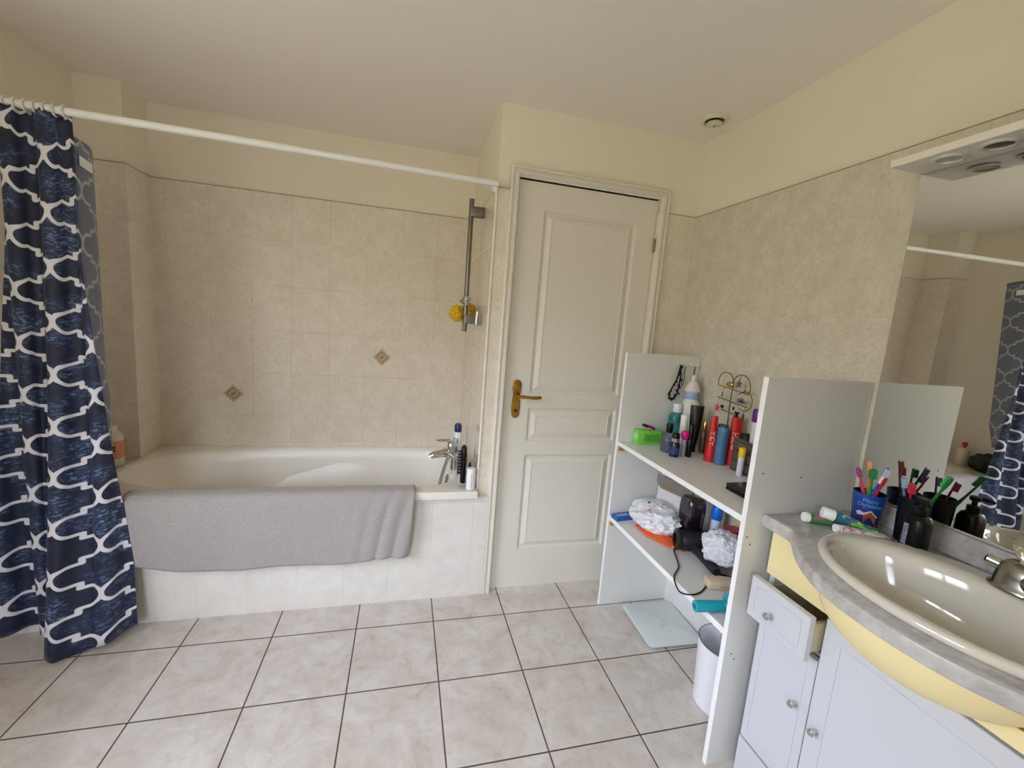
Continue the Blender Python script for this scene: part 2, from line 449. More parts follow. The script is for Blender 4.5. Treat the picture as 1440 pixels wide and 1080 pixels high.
# ------------------------------------------------------------------ bath tub
tub = thing('bathtub', 'white built-in bathtub with a rounded left end, set behind a tiled front', 'bathtub', (.7, .5, 0))
def superpts(cx, cy, ax, ay, n, p=2.6, left=None):
    pts = []
    for i in range(n):
        a = 2*PI*i/n; c, s = math.cos(a), math.sin(a)
        e = p if (c > 0 or left is None) else left
        pts.append((cx+ax*math.copysign(abs(c)**(2/e), c), cy+ay*math.copysign(abs(s)**(2/e), s)))
    return pts
TZ = .562
def tub_shell():
    bm = B(); N = 96
    # outer rectangle sampled along the same angles as the inner outline
    x0, x1, y0, y1 = -.118, XA-.002, .146, YB-.002
    inner = superpts(.675, .535, .77, .318, N, 5.5, 2.35)
    cx, cy = .675, .535
    outer = []
    for px, py in inner:
        dx, dy = px-cx, py-cy
        k = min((x1-cx)/dx if dx > 0 else (x0-cx)/dx if dx < 0 else 9, (y1-cy)/dy if dy > 0 else (y0-cy)/dy if dy < 0 else 9)
        outer.append((cx+dx*k, cy+dy*k))
    # snap the nearest samples onto the true corners
    for c in ((x0, y0), (x0, y1), (x1, y0), (x1, y1)):
        i = min(range(N), key=lambda j: (outer[j][0]-c[0])**2+(outer[j][1]-c[1])**2); outer[i] = c
    def sc(pts, fx, fy, ox, oy, z): return [(cx+(p[0]-cx)*fx+ox, cy+(p[1]-cy)*fy+oy, z) for p in pts]
    mid = [((a[0]*.15+b[0]*.85), (a[1]*.15+b[1]*.85)) for a, b in zip(outer, inner)]
    rings = [[(p[0], p[1], TZ-.036) for p in outer], [(p[0], p[1], TZ-.003) for p in outer],
             [(a[0]*.985+b[0]*.015, a[1]*.985+b[1]*.015, TZ) for a, b in zip(outer, inner)],
             [(p[0], p[1], TZ) for p in mid],
             sc(inner, 1, 1, 0, 0, TZ-.004), sc(inner, .985, .975, 0, 0, TZ-.016),
             sc(inner, .965, .95, .005, 0, TZ-.07), sc(inner, .93, .91, .012, 0, TZ-.15),
             sc(inner, .875, .86, .03, 0, TZ-.26), sc(inner, .82, .80, .05, 0, TZ-.34),
             sc(inner, .74, .70, .07, 0, TZ-.385), sc(inner, .4, .4, .08, 0, TZ-.395), sc(inner, .02, .02, .08, 0, TZ-.397)]
    loft(bm, rings, 0, True, False, True)
    return bm
shell = obj('tub_shell', tub_shell(), M_acrylic, tub, True, angle=50)
# moulded arm rest that swells out of the far inner side
bm = B(); rows = []
for i in range(25):
    f = i/24; xx = .30+1.06*f
    zt = TZ-.012-.235*(1-f)**1.7
    yy = .845-.055*math.sin(PI*min(1, f*1.0))**.7*(1-.35*f)-.075*(1-f)**1.5
    row = []
    for k in range(9):
        a = k/8
        row.append((xx, yy+.055*(1-a)**2-.004, zt-.30*a+.012*math.sin(PI*a)))
    rows.append(row)
loft(bm, rows, 0, False)
for v in bm.verts: v.co.y = min(v.co.y+.012, .872)
armrest = obj('arm_rest', bm, M_acrylic, tub, True, angle=60)
bm = B(); box(bm, (XL, YP, 0), (1.598, YP+.019, .526)); struct('wall_bath_panel', bm, M_tile_front)
bm = B(); M = axis_M((1.424, .49, .488), (1.39, .49, .494))
lathe(bm, [(.034, 0), (.034, .006), (.026, .010), (.024, .007), (.008, .007), (.007, .011), (.002, .011)], 24, M=M)
o = obj('overflow_cover', bm, M_brushed, tub); o['label'] = 'round grey overflow cover'
# tiled ledge left of the bath
bm = B(); box(bm, (XL, YP+.019, 0), (-.120, .688, .548)); struct('trim_2', bm, tile_mat('x', TU0, TB, TLi, TDk, TJ, edge=False))

# towel over the rim ------------------------------------------------
def towel():
    bm = B(); x0, x1 = .085, 1.238; NX, NS = 130, 60
    pth = [(.30, .42), (.262, .50), (.238, .555), (.215, .5715), (.18, .5735), (.152, .5725), (.136, .56), (.130, .53), (.128, .45), (.129, .35), (.131, .25)]
    sp = smooth_path([(0, a, b) for a, b in pth], 6)
    rows = []
    for j in range(NX+1):
        u = j/NX; row = []
        for i, p in enumerate(sp):
            v = i/(len(sp)-1)
            hang = max(0, (v-.58)/.42)
            xx = x0+(x1-x0)*u
            # right edge draws in, gathered folds near it
            g = max(0, (u-.72)/.28)
            fold = .018*math.sin(g*13+hang*3.0)*g*(.3+hang)
            wav = .006*math.sin(u*17+1.3*hang)+.006*noise.noise(Vector((u*6, v*3, 2)))
            low = (.012*math.sin(u*7.5+.6)+.010*math.sin(u*15))*hang
            side = -.018*hang*g+ .02*hang*max(0, (.14-u)/.14)
            l = max(0, (.20-u)/.20)
            zz = p.z+low*.55+.045*l*l*hang - .004*hang
            yy = p.y-abs(fold)*.9-max(0, wav)*hang*1.2-.020*hang*math.exp(-((u-.17)/.09)**2)*math.sin(hang*PI*.8)
            n = noise.noise(Vector((u*60, v*40, 0)))*.0016+noise.noise(Vector((u*14, v*12, 5)))*.003*hang
            row.append((xx+side+.25*fold, yy-abs(n), zz+(n if v < .55 and v > .2 else 0)))
        rows.append(row)
    loft(bm, rows, 0, False)
    return bm
tt = NT('terry_towel'); n1 = tt.noise(260, 3, .7); n2 = tt.noise(5, 4)
tt.bump(n1, 1., .006)
M_towel = tt.done(tt.mix(tt.ramp(n1, .3, .7), srgb(164, 154, 150), srgb(205, 197, 193)), .95, 0, Sheen_Weight=.3)
tw = obj('bath_towel', towel(), M_towel, None, True, angle=80); solid(tw, .009)
tag(tw, 'pale grey terry towel hung over the front rim of the bathtub', 'towel')

# ------------------------------------------------------------------ curtain rod and curtain
rod = thing('curtain_rod', 'white shower curtain rod running across above the bathtub', 'curtain rod', (.6, .13, 1.985))
RZ = lambda x: 1.989-.016*max(0, (x-.1)/1.43)
bm = B(); tube(bm, [(XL+.004, .13, RZ(XL)), (.72, .13, RZ(.72))], .0135, 16)
obj('rod_tube', bm, M_plastic_w, rod)
bm = B(); tube(bm, [(.72, .13, RZ(.72)), (XA-.004, .13, RZ(1.5))], .0115, 16); obj('rod_sleeve', bm, M_plastic_w, rod)
bm = B(); lathe(bm, [(.022, 0), (.02, .012), (.015, .02)], 20, M=axis_M((XA-.001, .195, RZ(1.5)), (XA-.05, .195, RZ(1.5)))); bmesh.ops.translate(bm, verts=bm.verts, vec=(0, -.012, 0))
obj('rod_end', bm, M_plastic_w, rod)

def trellis(lining=False):
    """white moroccan trellis on a distressed navy cloth"""
    t = NT('trellis_cloth'); u, v = t.uv(); a, b = .118, .1; r = .040; xa = a-r; ya = r; m = a/2
    fold = lambda c, h: t.math('PINGPONG', c, h)
    x = fold(u, a); y = fold(v, b)
    def L(dx, dy): return t.math('SQRT', t.math('ADD', t.math('MULTIPLY', dx, dx), t.math('MULTIPLY', dy, dy)))
    sub = lambda p, q: t.math('SUBTRACT', p, q)
    # two lobe arcs (at the two opposite corners of the quarter cell)
    d1 = t.math('ABSOLUTE', sub(L(sub(x, a-r), y), r)); d1 = t.math('ADD', d1, t.math('MULTIPLY', t.math('LESS_THAN', x, xa), 9))
    d2 = t.math('ABSOLUTE', sub(L(sub(x, r), sub(y, b)), r)); d2 = t.math('ADD', d2, t.math('MULTIPLY', t.math('GREATER_THAN', x, a-xa), 9))
    def seg(x0, y0, x1, y1):
        cx = t.math('MINIMUM', t.math('MAXIMUM', x, min(x0, x1)), max(x0, x1))
        cy = t.math('MINIMUM', t.math('MAXIMUM', y, min(y0, y1)), max(y0, y1))
        return L(sub(x, cx), sub(y, cy))
    d = t.math('MINIMUM', d1, d2)
    for s_ in ((xa, r, m, r), (m, r, m, b-r), (m, b-r, r, b-r)): d = t.math('MINIMUM', d, seg(*s_))
    line = t.ramp(d, .0052, .0070, 1, 0)
    vec = t.comb(u, v, 0)
    n1 = t.noise(9, 5, .7, vec); n2 = t.noise(110, 4, .75, t.comb(t.math('MULTIPLY', u, .55), v, 0), .5)
    big = t.ramp(t.noise(9, 2, .5, vec), .46, .64)
    sp = t.math('MULTIPLY', t.ramp(n2, .50, .66), big)
    c = t.mix(t.ramp(n1, .35, .65), srgb(12, 19, 42), srgb(21, 36, 74))
    c = t.mix(t.math('MULTIPLY', sp, .95), c, srgb(130, 158, 196))
    c = t.mix(line, c, srgb(222, 220, 226))
    if lining: c = t.mix(.62, c, srgb(134, 140, 158))
    return t.done(c, .6, 0, Sheen_Weight=.1)
M_cur, M_lin = trellis(), trellis(True)

NZ_C, NU_C = 70, 150
def lerp(a, b, f): return a+(b-a)*f
CU = lambda x: .236+(x+.055)*1.10      # the print runs straight down the cloth
CV = lambda h: (1.99-1.95*h)*1.06-.058
def curtain_pt(u, h):
    """u along the cloth 0..1 from the wall to the right edge, h 0 top .. 1 hem"""
    xr = lerp(.012, .148, h**1.25)
    xt = lerp(lerp(-.168, -.285, h**.8), xr, u)
    ph = 2*PI*(xt+.055)/.107+1.5*PI+.5*math.sin(5*h)*(u-.6)
    amp = lerp(.017, .023, h)*(1-.2*u)
    yy = lerp(.128, .100, h)+amp*math.sin(ph)
    xx = xt-.22*amp*math.sin(2*ph)
    # the hem is kicked forward around the middle
    k = h**2.6
    yy -= k*.135*math.exp(-((u-.60)/.17)**2)
    yy -= k*.05*math.exp(-((u-.85)/.10)**2)*.5
    xx += k*.02*math.sin(u*9)
    yy -= .016*h*max(0, math.sin(2*PI*(2.2*u+.35*h)))
    if yy > .126: yy = .126-(yy-.126)*.35 if h > .5 else yy
    return Vector((xx, yy, 0))
def curtain():
    bm = B(); uvl = bm.loops.layers.uv.new('UVMap')
    rows, uvs = [], []
    for j in range(NZ_C+1):
        h = j/NZ_C
        row, ur = [], []
        for i in range(NU_C+1):
            u = i/NU_C
            p = curtain_pt(u, h)
            hem = lerp(.055, .042, u)-.046*math.exp(-((u-.6)/.14)**2)+.012*math.sin(u*14)
            hem = max(hem, .006)
            top = RZ(p.x)-.004-.012*abs(math.sin(2*PI*3.2*u))
            p.z = lerp(top, hem, h)
            row.append(bm.verts.new(p)); ur.append((CU(lerp(lerp(-.168, -.285, h**.8), lerp(.012, .148, h**1.25), u)), CV(h)))
        rows.append(row); uvs.append(ur)
    for j in range(NZ_C):
        for i in range(NU_C):
            f = bm.faces.new((rows[j][i], rows[j][i+1], rows[j+1][i+1], rows[j+1][i]))
            for lp, (jj, ii) in zip(f.loops, ((j, i), (j, i+1), (j+1, i+1), (j+1, i))): lp[uvl].uv = uvs[jj][ii]
    return bm
cur = thing('shower_curtain', 'navy blue shower curtain with a white trellis pattern, gathered at the left', 'curtain', (-.1, .1, 0))
solid(obj('curtain_cloth', curtain(), M_cur, cur, True, angle=80), .0015)
def track(h, pts):
    for (h0, v0), (h1, v1) in zip(pts, pts[1:]):
        if h <= h1: return lerp(v0, v1, max(0, (h-h0)/(h1-h0)))
    return pts[-1][1]
def flap_pt(h, f):
    e = curtain_pt(1, h); e.x -= .004; e.y += .004
    o_ = Vector((track(h, ((.03, -.030), (.42, .022), (.53, .046), (.62, .062))), track(h, ((.03, .310), (.42, .218), (.53, .190), (.62, .135))), 0))
    p = e.lerp(o_, f); p += Vector((.018*math.sin(PI*f)*(1-h), 0, 0)); p.z = lerp(1.972, .045, h)-.012*f
    return p
def flap():
    bm = B(); uvl = bm.loops.layers.uv.new('UVMap'); rows, uvs = [], []
    for j in range(41):
        h = .03+.58*j/40
        rows.append([bm.verts.new(flap_pt(h, i/8)) for i in range(9)]); uvs.append([(CU(lerp(.012, .148, h**1.25))+i/8*.22, CV(h)) for i in range(9)])
    for j in range(40):
        for i in range(8):
            f = bm.faces.new((rows[j][i], rows[j][i+1], rows[j+1][i+1], rows[j+1][i]))
            for lp, (jj, ii) in zip(f.loops, ((j, i), (j, i+1), (j+1, i+1), (j+1, i))): lp[uvl].uv = uvs[jj][ii]
    return bm
fl = solid(obj('turned_edge', flap(), M_lin, cur, True, angle=80), .0015); fl['label'] = 'turned back edge showing the paler reverse'
bm = B(); off = Vector((.007, -.008, 0))
bm.faces.new([bm.verts.new(flap_pt(h, f)+off) for h, f in ((.060, .12), (.060, .62), (.078, .62), (.078, .12))])
o = solid(obj('care_label', bm, M_plastic_w, cur, False), .0006); o['label'] = 'small white care label'
for k in range(7):
    bm = B(); xx = -.160+.027*k; torus(bm, (xx, .13, RZ(xx)-.004), .019, .0032, 'x', 18, 8)
    obj('curtain_ring', bm, plain((228, 226, 214), .4), cur)

# ------------------------------------------------------------------ shower bar, fittings
sb = thing('shower_rail', 'chrome vertical shower slide rail on the end wall of the bath', 'shower rail', (1.468, .47, 1.3))
bm = B(); tube(bm, [(1.468, .47, 1.318), (1.468, .47, 1.985)], .0125, 16); obj('rail_tube', bm, plain((128, 124, 116), .28, 1, var=.1), sb)
for zz in (1.925, 1.385):
    bm = B(); box(bm, (1.462, .455, zz-.025), (XA, .492, zz+.025), 0, .003)
    obj('wall_bracket', bm, plain((134, 130, 122), .35, .9, var=.05), sb)
bm = B(); lathe(bm, [(.016, -.022), (.019, -.018), (.019, .018), (.016, .022)], 18, M=Matrix.Translation((1.468, .47, 1.478)))
lathe(bm, [(.010, 0), (.012, .03), (.009, .038)], 14, M=axis_M((1.468, .47, 1.478), (1.43, .44, 1.47)))
lathe(bm, [(.014, 0), (.015, .03), (.012, .036)], 14, M=axis_M((1.475, .46, 1.478), (1.50, .40, 1.478)))
obj('shower_slider', bm, M_chrome, sb)
hk = thing('wall_hook', 'small chrome double hook on the end wall beside the shower rail', 'hook', (XA, .36, 1.36))
bm = B(); box(bm, (XA-.006, .335, 1.352), (XA, .385, 1.364)); obj('hook_plate', bm, M_chrome, hk, False)
for yy in (.345, .374):
    bm = B(); tube(bm, smooth_path([(XA-.004, yy, 1.358), (XA-.024, yy, 1.356), (XA-.027, yy, 1.375), (XA-.024, yy, 1.425)], 5), .005, 10)
    obj('hook_prong', bm, M_chrome, hk)
def puff(c, r, seed):
    bm = B(); bmesh.ops.create_icosphere(bm, subdivisions=5, radius=1)
    for v in bm.verts:
        n = noise.noise(v.co*3.2+Vector((seed, 0, 0)))*.22+noise.noise(v.co*9+Vector((seed, 3, 0)))*.20+noise.noise(v.co*20+Vector((seed, 9, 0)))*.09
        v.co = v.co*r*(.92+n)
    bmesh.ops.translate(bm, verts=bm.verts, vec=c); return bm
M_puff = plain((236, 188, 40), .8, var=.3, scale=90)
pf = thing('bath_puff', 'yellow mesh bath puff hanging behind the chrome shower rail', 'bath puff', (1.47, .55, 1.41))
obj('mesh_ball', puff((1.437, .545, 1.41), .045, 1), M_puff, pf, True, angle=80)
obj('mesh_ball', puff((1.503, .54, 1.435), .031, 5), M_puff, pf, True, angle=80)
bm = B(); tube(bm, smooth_path([(1.45, .53, 1.43), (1.468, .487, 1.455), (1.49, .53, 1.44)], 4), .002, 6); obj('cord', bm, M_puff, pf)

# bath mixer on the rim
mx_ = thing('bath_mixer', 'chrome bath mixer tap with a coiled hose on the bath rim', 'tap', (1.45, .44, TZ))
bm = B()
tube(bm, [(1.405, .50, .652), (1.44, .43, .652), (1.485, .34, .652)], .021, 16)
lathe(bm, [(.019, 0), (.019, .07), (.016, .09)], 16, M=Matrix.Translation((1.452, .47, TZ)))
lathe(bm, [(.019, 0), (.019, .09)], 16, M=Matrix.Translation((1.478, .37, TZ)))
obj('mixer_body', bm, M_chrome, mx_)
bm = B(); tube(bm, smooth_path([(1.425, .46, .652), (1.385, .45, .656), (1.335, .44, .650), (1.322, .438, .640)], 5), [.022]*6+[.0195]*5+[.017]*5, 14)
obj('spout', bm, M_chrome, mx_)
bm = B(); lathe(bm, [(.022, 0), (.023, .03), (.017, .045), (.004, .05)], 18, M=Matrix.Translation((1.432, .455, .668)))
tube(bm, smooth_path([(1.435, .455, .712), (1.41, .45, .728), (1.375, .445, .730), (1.352, .44, .733)], 5), [.011]*6+[.007]*5+[.006]*5, 10)
obj('lever', bm, M_chrome, mx_)
bm = B(); P = smooth_path([(1.42, .44, .645), (1.398, .42, .59), (1.372, .38, .51), (1.345, .35, .43), (1.33, .35, .33)], 26)
tube(bm, P, [.0085+.0016*(i % 2) for i in range(len(P))], 10); obj('hose', bm, M_chrome, mx_)

# toiletries on the bath rim -----------------------------------------
def container(name, label, cat, loc, parts, group=None, rot=(0, 0, 0), seg=24):
    t_ = thing(name, label, cat, loc, group, rot)
    for pname, prof, mat, kw in parts:
        bm = B(); lathe(bm, prof, kw.get('seg', seg), sx=kw.get('sx', 1), sy=kw.get('sy', 1), M=kw.get('M'))
        o = obj(pname, bm, mat, t_, local=True)
        if 'label' in kw: o['label'] = kw['label']
    return t_
M_navy = plain((22, 34, 96), .3)
gel = container('shower_gel_bottle', 'white shower gel bottle with a dark blue cap behind the bath mixer', 'bottle', (1.452, .475, TZ), [
    ('bottle', [(.021, 0), (.024, .004), (.024, .15), (.022, .188), (.020, .192)], M_plastic_w, {'sy': 1.25}),
    ('cap', [(.0205, .192), (.0205, .225), (.016, .236), (.002, .238)], M_navy, {'sy': 1.25})])
gel.location.x = 1.475; gel.location.y = .545
ca = math.radians(235)
def on_cyl(R, z0, ang, up=True, sx=1, sy=1):
    if up: return lambda x_, y_: Vector((R*sx*math.cos(ang+x_/R), R*sy*math.sin(ang+x_/R), z0+y_))
    return lambda x_, y_: Vector((R*sx*math.cos(ang-y_/R), R*sy*math.sin(ang-y_/R), z0+x_))
text_mesh('lettering', 'E3', .036, M_navy, gel, on_cyl(.0252, .145, ca, sy=1.25))
bm = B()
loft(bm, [[Vector(on_cyl(.0248, .08, ca, sy=1.25)(xx, zz)) for xx in [(-.012+.024*i/8) for i in range(9)]] for zz in (-.03, .03)], 0, False)
obj('printed_panel', bm, plain((120, 132, 178), .4), gel, local=True)
br = thing('bath_brush', 'black long oval brush standing on the bath rim by the wall', 'brush', (1.475, .268, TZ))
bm = B(); lathe(bm, [(.015, 0), (.019, .004), (.021, .09), (.022, .15), (.018, .185), (.008, .196)], 20, sx=.75, sy=1.15); obj('brush_body', bm, M_black, br, local=True)
bm = B()
for i in range(8):
    for k in range(3): box(bm, (-.030+.0, -.012+.011*k, .05+.016*i), (-.0135, -.009+.011*k, .053+.016*i))
o_ = obj('bristles', bm, M_blacksat, br, False, local=True)
sp_ = container('clear_bottle', 'small clear bottle with a black nozzle behind the white bottle on the bath rim', 'bottle', (1.503, .232, TZ), [
    ('bottle', [(.014, 0), (.016, .003), (.016, .07), (.008, .082)], clear((210, 205, 210)), {}),
    ('nozzle', [(.008, .082), (.007, .10), (.004, .118)], M_black, {})])
sw = container('lotion_bottle', 'short white lotion bottle on the corner of the bath rim', 'bottle', (1.503, .178, TZ), [
    ('bottle', [(.019, 0), (.022, .003), (.022, .083), (.020, .088)], M_plastic_w, {'sy': .9}),
    ('cap', [(.021, .088), (.021, .104), (.019, .107)], M_plastic_w, {'sy': .9}),
    ('side_seam', [(.0225, .01), (.0225, .08)], plain((150, 112, 96), .5), {'sx': .12, 'sy': .93})])
rz = thing('razor', 'thin grey razor handle leaning against the end wall of the bath', 'razor', (1.527, .205, TZ))
bm = B(); tube(bm, [(1.522, .205, TZ+.002), (1.53, .20, TZ+.165)], [.003, .0035], 8); obj('handle', bm, M_brushed, rz)
bm = B(); box(bm, (1.517, .196, TZ), (1.528, .214, TZ+.008)); obj('head', bm, M_blacksat, rz, False)

# bottles on the tiled ledge
cr = container('cream_bottle', 'white rounded bottle with an orange floral label on the ledge left of the bath', 'bottle', (-.185, .60, .548), [
    ('bottle', [(.036, 0), (.041, .005), (.041, .135), (.038, .16), (.022, .172)], plain((226, 220, 206), .35), {}),
    ('label_wrap', [(.0415, .045), (.0415, .13)], plain((222, 150, 118), .5, var=.12, scale=55), {'label': 'orange paper label'}),
    ('cap', [(.021, .172), (.021, .198), (.017, .202)], plain((232, 226, 212), .35), {})])
bm = B()
for k in range(7):
    c_ = on_cyl(.0418, .09, math.radians(-75))(-.012+.012*(k % 3), -.02+.016*(k//2))
    lathe(bm, [(.008, 0), (.005, .0012)], 8, M=axis_M(c_, c_+Vector((c_.x, c_.y, 0)).normalized()*.01))
obj('printed_leaves', bm, plain((52, 92, 50), .5, var=.3), cr, local=True)
bm = B()
loft(bm, [[Vector(on_cyl(.0417, .09, math.radians(-75))(xx, zz)) for xx in [(-.02+.03*i/8) for i in range(9)]] for zz in (-.032, .03)], 0, False)
obj('printed_panel', bm, plain((230, 214, 190), .5), cr, local=True)
pb = container('pump_bottle', 'white bottle with a red pump on the bath ledge behind the curtain', 'bottle', (-.235, .440, .548), [
    ('bottle', [(.034, 0), (.038, .005), (.038, .12), (.03, .14), (.012, .146)], plain((232, 224, 212), .35), {}),
    ('pump', [(.012, .146), (.012, .16), (.017, .162), (.017, .185), (.01, .19)], plain((214, 40, 70), .35), {})])
bg = thing('net_bag', 'dark green net toy bag on the bath ledge behind the curtain', 'bag', (-.22, .300, .548))
bm = B(); bmesh.ops.create_icosphere(bm, subdivisions=4, radius=1)
for v in bm.verts:
    n = noise.noise(v.co*2.3)*.25; v.co = Vector((v.co.x*.07, v.co.y*.085, v.co.z*.055 if v.co.z < .3 else v.co.z*.085))*(1+n)
    v.co.z = max(v.co.z+.052, .001)
obj('bag_body', bm, plain((30, 44, 34), .6, var=.5, scale=50), bg, True, True, 80)

# ------------------------------------------------------------------ open shelf unit
su = thing('shelf_unit', 'tall white open shelf unit beside the door, holding toiletries', 'shelf unit', (2.37, -.4, 0))
PX0, PX1, PH = 2.170, 2.567, 1.287
def band(bm):     # window light painted as a whiter front face on each board
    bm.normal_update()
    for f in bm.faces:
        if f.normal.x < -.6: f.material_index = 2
for y0, y1 in ((0, .018), (-.805, -.787)):
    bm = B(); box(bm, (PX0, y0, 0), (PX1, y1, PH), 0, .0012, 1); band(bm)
    if y0 < -.5:   # screw holes that go through the near panel
        for hx_, hz_ in ((2.185, .80), (2.200, .775), (2.198, .405), (2.212, .385), (2.205, 1.0), (2.35, .985)):
            lathe(bm, [(.0026, 0), (.0026, .0006)], 10, 1, M=axis_M((hx_, y0, hz_), (hx_, y0-1, hz_)))
    obj('side_panel', bm, [M_white, M_black, M_edge_lit], su, False)
for z1, th in ((.860, .020), (.482, .022)):
    bm = B(); box(bm, (PX0+.004, -.787, z1-th), (PX1, 0, z1), 0, .001, 1); band(bm); obj('shelf', bm, [M_white, M_black, M_edge_lit], su, False)
bm = B(); box(bm, (2.548, -.787, 0), (2.562, 0, .459)); obj('back_panel', bm, M_white, su, False)
M_wood = plain((184, 128, 78), .6, var=.15)
for zz in (.840, .460):
    for yy in (-.013, -.787):
        bm = B(); box(bm, (2.178, yy, zz-.024), (2.205, yy+.013, zz)); o = obj('shelf_support', bm, M_wood, su, False); o['label'] = 'bare wood support block'

Z1, Z2 = .860, .482
ST = {}
# ---- top shelf
gb = thing('tissue_box', 'small bright green box at the far end of the top shelf', 'box', (2.31, -.029, Z1))
bm = B(); box(bm, (-.064, -.023, 0), (.064, .023, .066), 0, .003)
obj('carton', bm, plain((128, 208, 84), .5, var=.12, scale=40), gb, True, True)
bm = B(); box(bm, (-.0648, -.017, .02), (-.064, .017, .05)); o = obj('printed_label', bm, plain((176, 230, 140), .5, var=.3, scale=120), gb, False, True)
bm = B(); box(bm, (-.03, -.0236, .012), (.05, -.023, .05)); o = obj('printed_label', bm, plain((92, 176, 60), .5, var=.3, scale=90), gb, False, True)
pc = thing('hair_brush', 'small purple and pink brush lying on top of the green box', 'brush', (2.31, -.03, Z1+.066))
bm = B(); tube(bm, [(2.275, -.030, .952), (2.30, -.035, .944), (2.335, -.04, .934)], [.006, .008, .006], 10); obj('handle', bm, plain((74, 14, 62), .35), pc)
bm = B(); tube(bm, [(2.30, -.035, .937), (2.335, -.035, .934)], .009, 10); obj('bristle_pad', bm, plain((220, 150, 190), .6), pc)
container('perfume_bottle', 'clear glass perfume bottle with a black cap on the top shelf', 'perfume bottle', (2.338, -.152, Z1), [
    ('bottle', [(.027, 0), (.032, .003), (.031, .05), (.022, .082), (.011, .09)], clear((196, 206, 226)), {}),
    ('perfume', [(.026, .004), (.026, .045), (.02, .05)], clear((120, 138, 176), .05, .6), {'label': 'blue grey liquid'}),
    ('cap', [(.014, .09), (.015, .093), (.015, .125), (.013, .13)], M_black, {})])
container('nail_polish', 'short navy blue bottle with a silver collar and black cap, front of the top shelf', 'bottle', (2.322, -.225, Z1), [
    ('bottle', [(.018, 0), (.021, .003), (.021, .055), (.016, .066)], plain((16, 22, 56), .12), {}),
    ('collar', [(.0165, .066), (.0165, .082)], M_chrome, {}),
    ('cap', [(.016, .082), (.0165, .085), (.014, .104), (.012, .106)], M_black, {}),
    ('printed_label', [(.0213, .012), (.0213, .045)], plain((44, 60, 120), .3, var=.5, scale=110), {})])
container('lip_gloss', 'slim grey tube with a round magenta cap, among bottles on the top shelf', 'tube', (2.365, -.226, Z1), [
    ('tube', [(.009, 0), (.0095, .002), (.0095, .07), (.007, .075)], plain((150, 150, 152), .25), {}),
    ('cap', [(.008, .075), (.0155, .083), (.019, .097), (.0155, .111), (.005, .116)], plain((206, 24, 132), .3), {})])
container('mascara', 'slim shiny black tube standing beside the magenta-capped lip gloss', 'tube', (2.390, -.232, Z1), [
    ('tube', [(.011, 0), (.0125, .002), (.0125, .075), (.011, .078)], M_black, {}),
    ('cap', [(.0115, .078), (.0115, .138), (.009, .143)], M_black, {})])
container('spray_bottle', 'white round-topped spray cylinder behind the magenta lip gloss', 'bottle', (2.408, -.152, Z1), [
    ('bottle', [(.015, 0), (.0165, .003), (.0165, .115), (.016, .12)], plain((222, 216, 212), .4), {}),
    ('cap', [(.0165, .12), (.0165, .165), (.0145, .17)], plain((238, 234, 230), .4), {})])
container('mouthwash_bottle', 'translucent teal bottle with a white cap in the far corner of the top shelf', 'bottle', (2.435, -.055, Z1), [
    ('bottle', [(.032, 0), (.036, .005), (.036, .12), (.031, .15), (.02, .162)], clear((96, 176, 176), .08, .5), {}),
    ('shoulder_band', [(.0365, .115), (.0365, .138), (.033, .148)], plain((16, 110, 106), .3), {'label': 'dark teal band'}),
    ('cap', [(.019, .162), (.020, .166), (.020, .198), (.017, .203)], plain((224, 232, 240), .35), {})])
bt = container('cream_tube', 'black flat cosmetic tube standing on its cap in front of the white figurine', 'tube', (2.465, -.155, Z1), [
    ('cap', [(.014, 0), (.0145, .002), (.0145, .03), (.014, .032)], M_black, {})])
bm = B(); rings = []
for z_, wx, wy in ((.03, .014, .014), (.06, .019, .013), (.12, .025, .010), (.19, .028, .004), (.215, .029, .0016)):
    rings.append([Vector((wx*math.cos(2*PI*i/24), wy*math.sin(2*PI*i/24), z_)) for i in range(24)])
loft(bm, rings, 0, True, True, True); bmesh.ops.rotate(bm, verts=bm.verts, matrix=Matrix.Rotation(math.radians(-32), 3, 'Z'), cent=(0, 0, 0))
obj('tube', bm, plain((20, 18, 20), .22, var=.5, scale=60), bt, local=True)
fg = container('figurine', 'white angel figurine with a pale blue sash at the back of the top shelf', 'figurine', (2.503, -.053, Z1), [
    ('gown', [(.040, 0), (.044, .01), (.044, .10), (.047, .17), (.036, .212), (.024, .232)], plain((228, 224, 214), .7, var=.06), {}),
    ('sash', [(.027, .228), (.031, .236), (.030, .250), (.026, .257)], plain((150, 176, 220), .6), {'label': 'pale blue sash'}),
    ('bodice', [(.024, .254), (.035, .268), (.034, .28), (.020, .306), (.011, .318)], plain((226, 218, 216), .7), {}),
    ('head', [(.009, .316), (.011, .324), (.010, .334), (.006, .341), (.002, .343)], plain((232, 226, 214), .6), {})])
container('gold_flask', 'tiny flask with a gold cap beside the left red tube', 'flask', (2.505, -.172, Z1), [
    ('bottle', [(.012, 0), (.014, .002), (.014, .10), (.008, .108)], plain((92, 70, 54), .3), {}),
    ('cap', [(.009, .108), (.010, .112), (.009, .145), (.005, .15)], plain((222, 178, 96), .25, 1), {})])
M_red = plain((200, 32, 30), .32, var=.05)
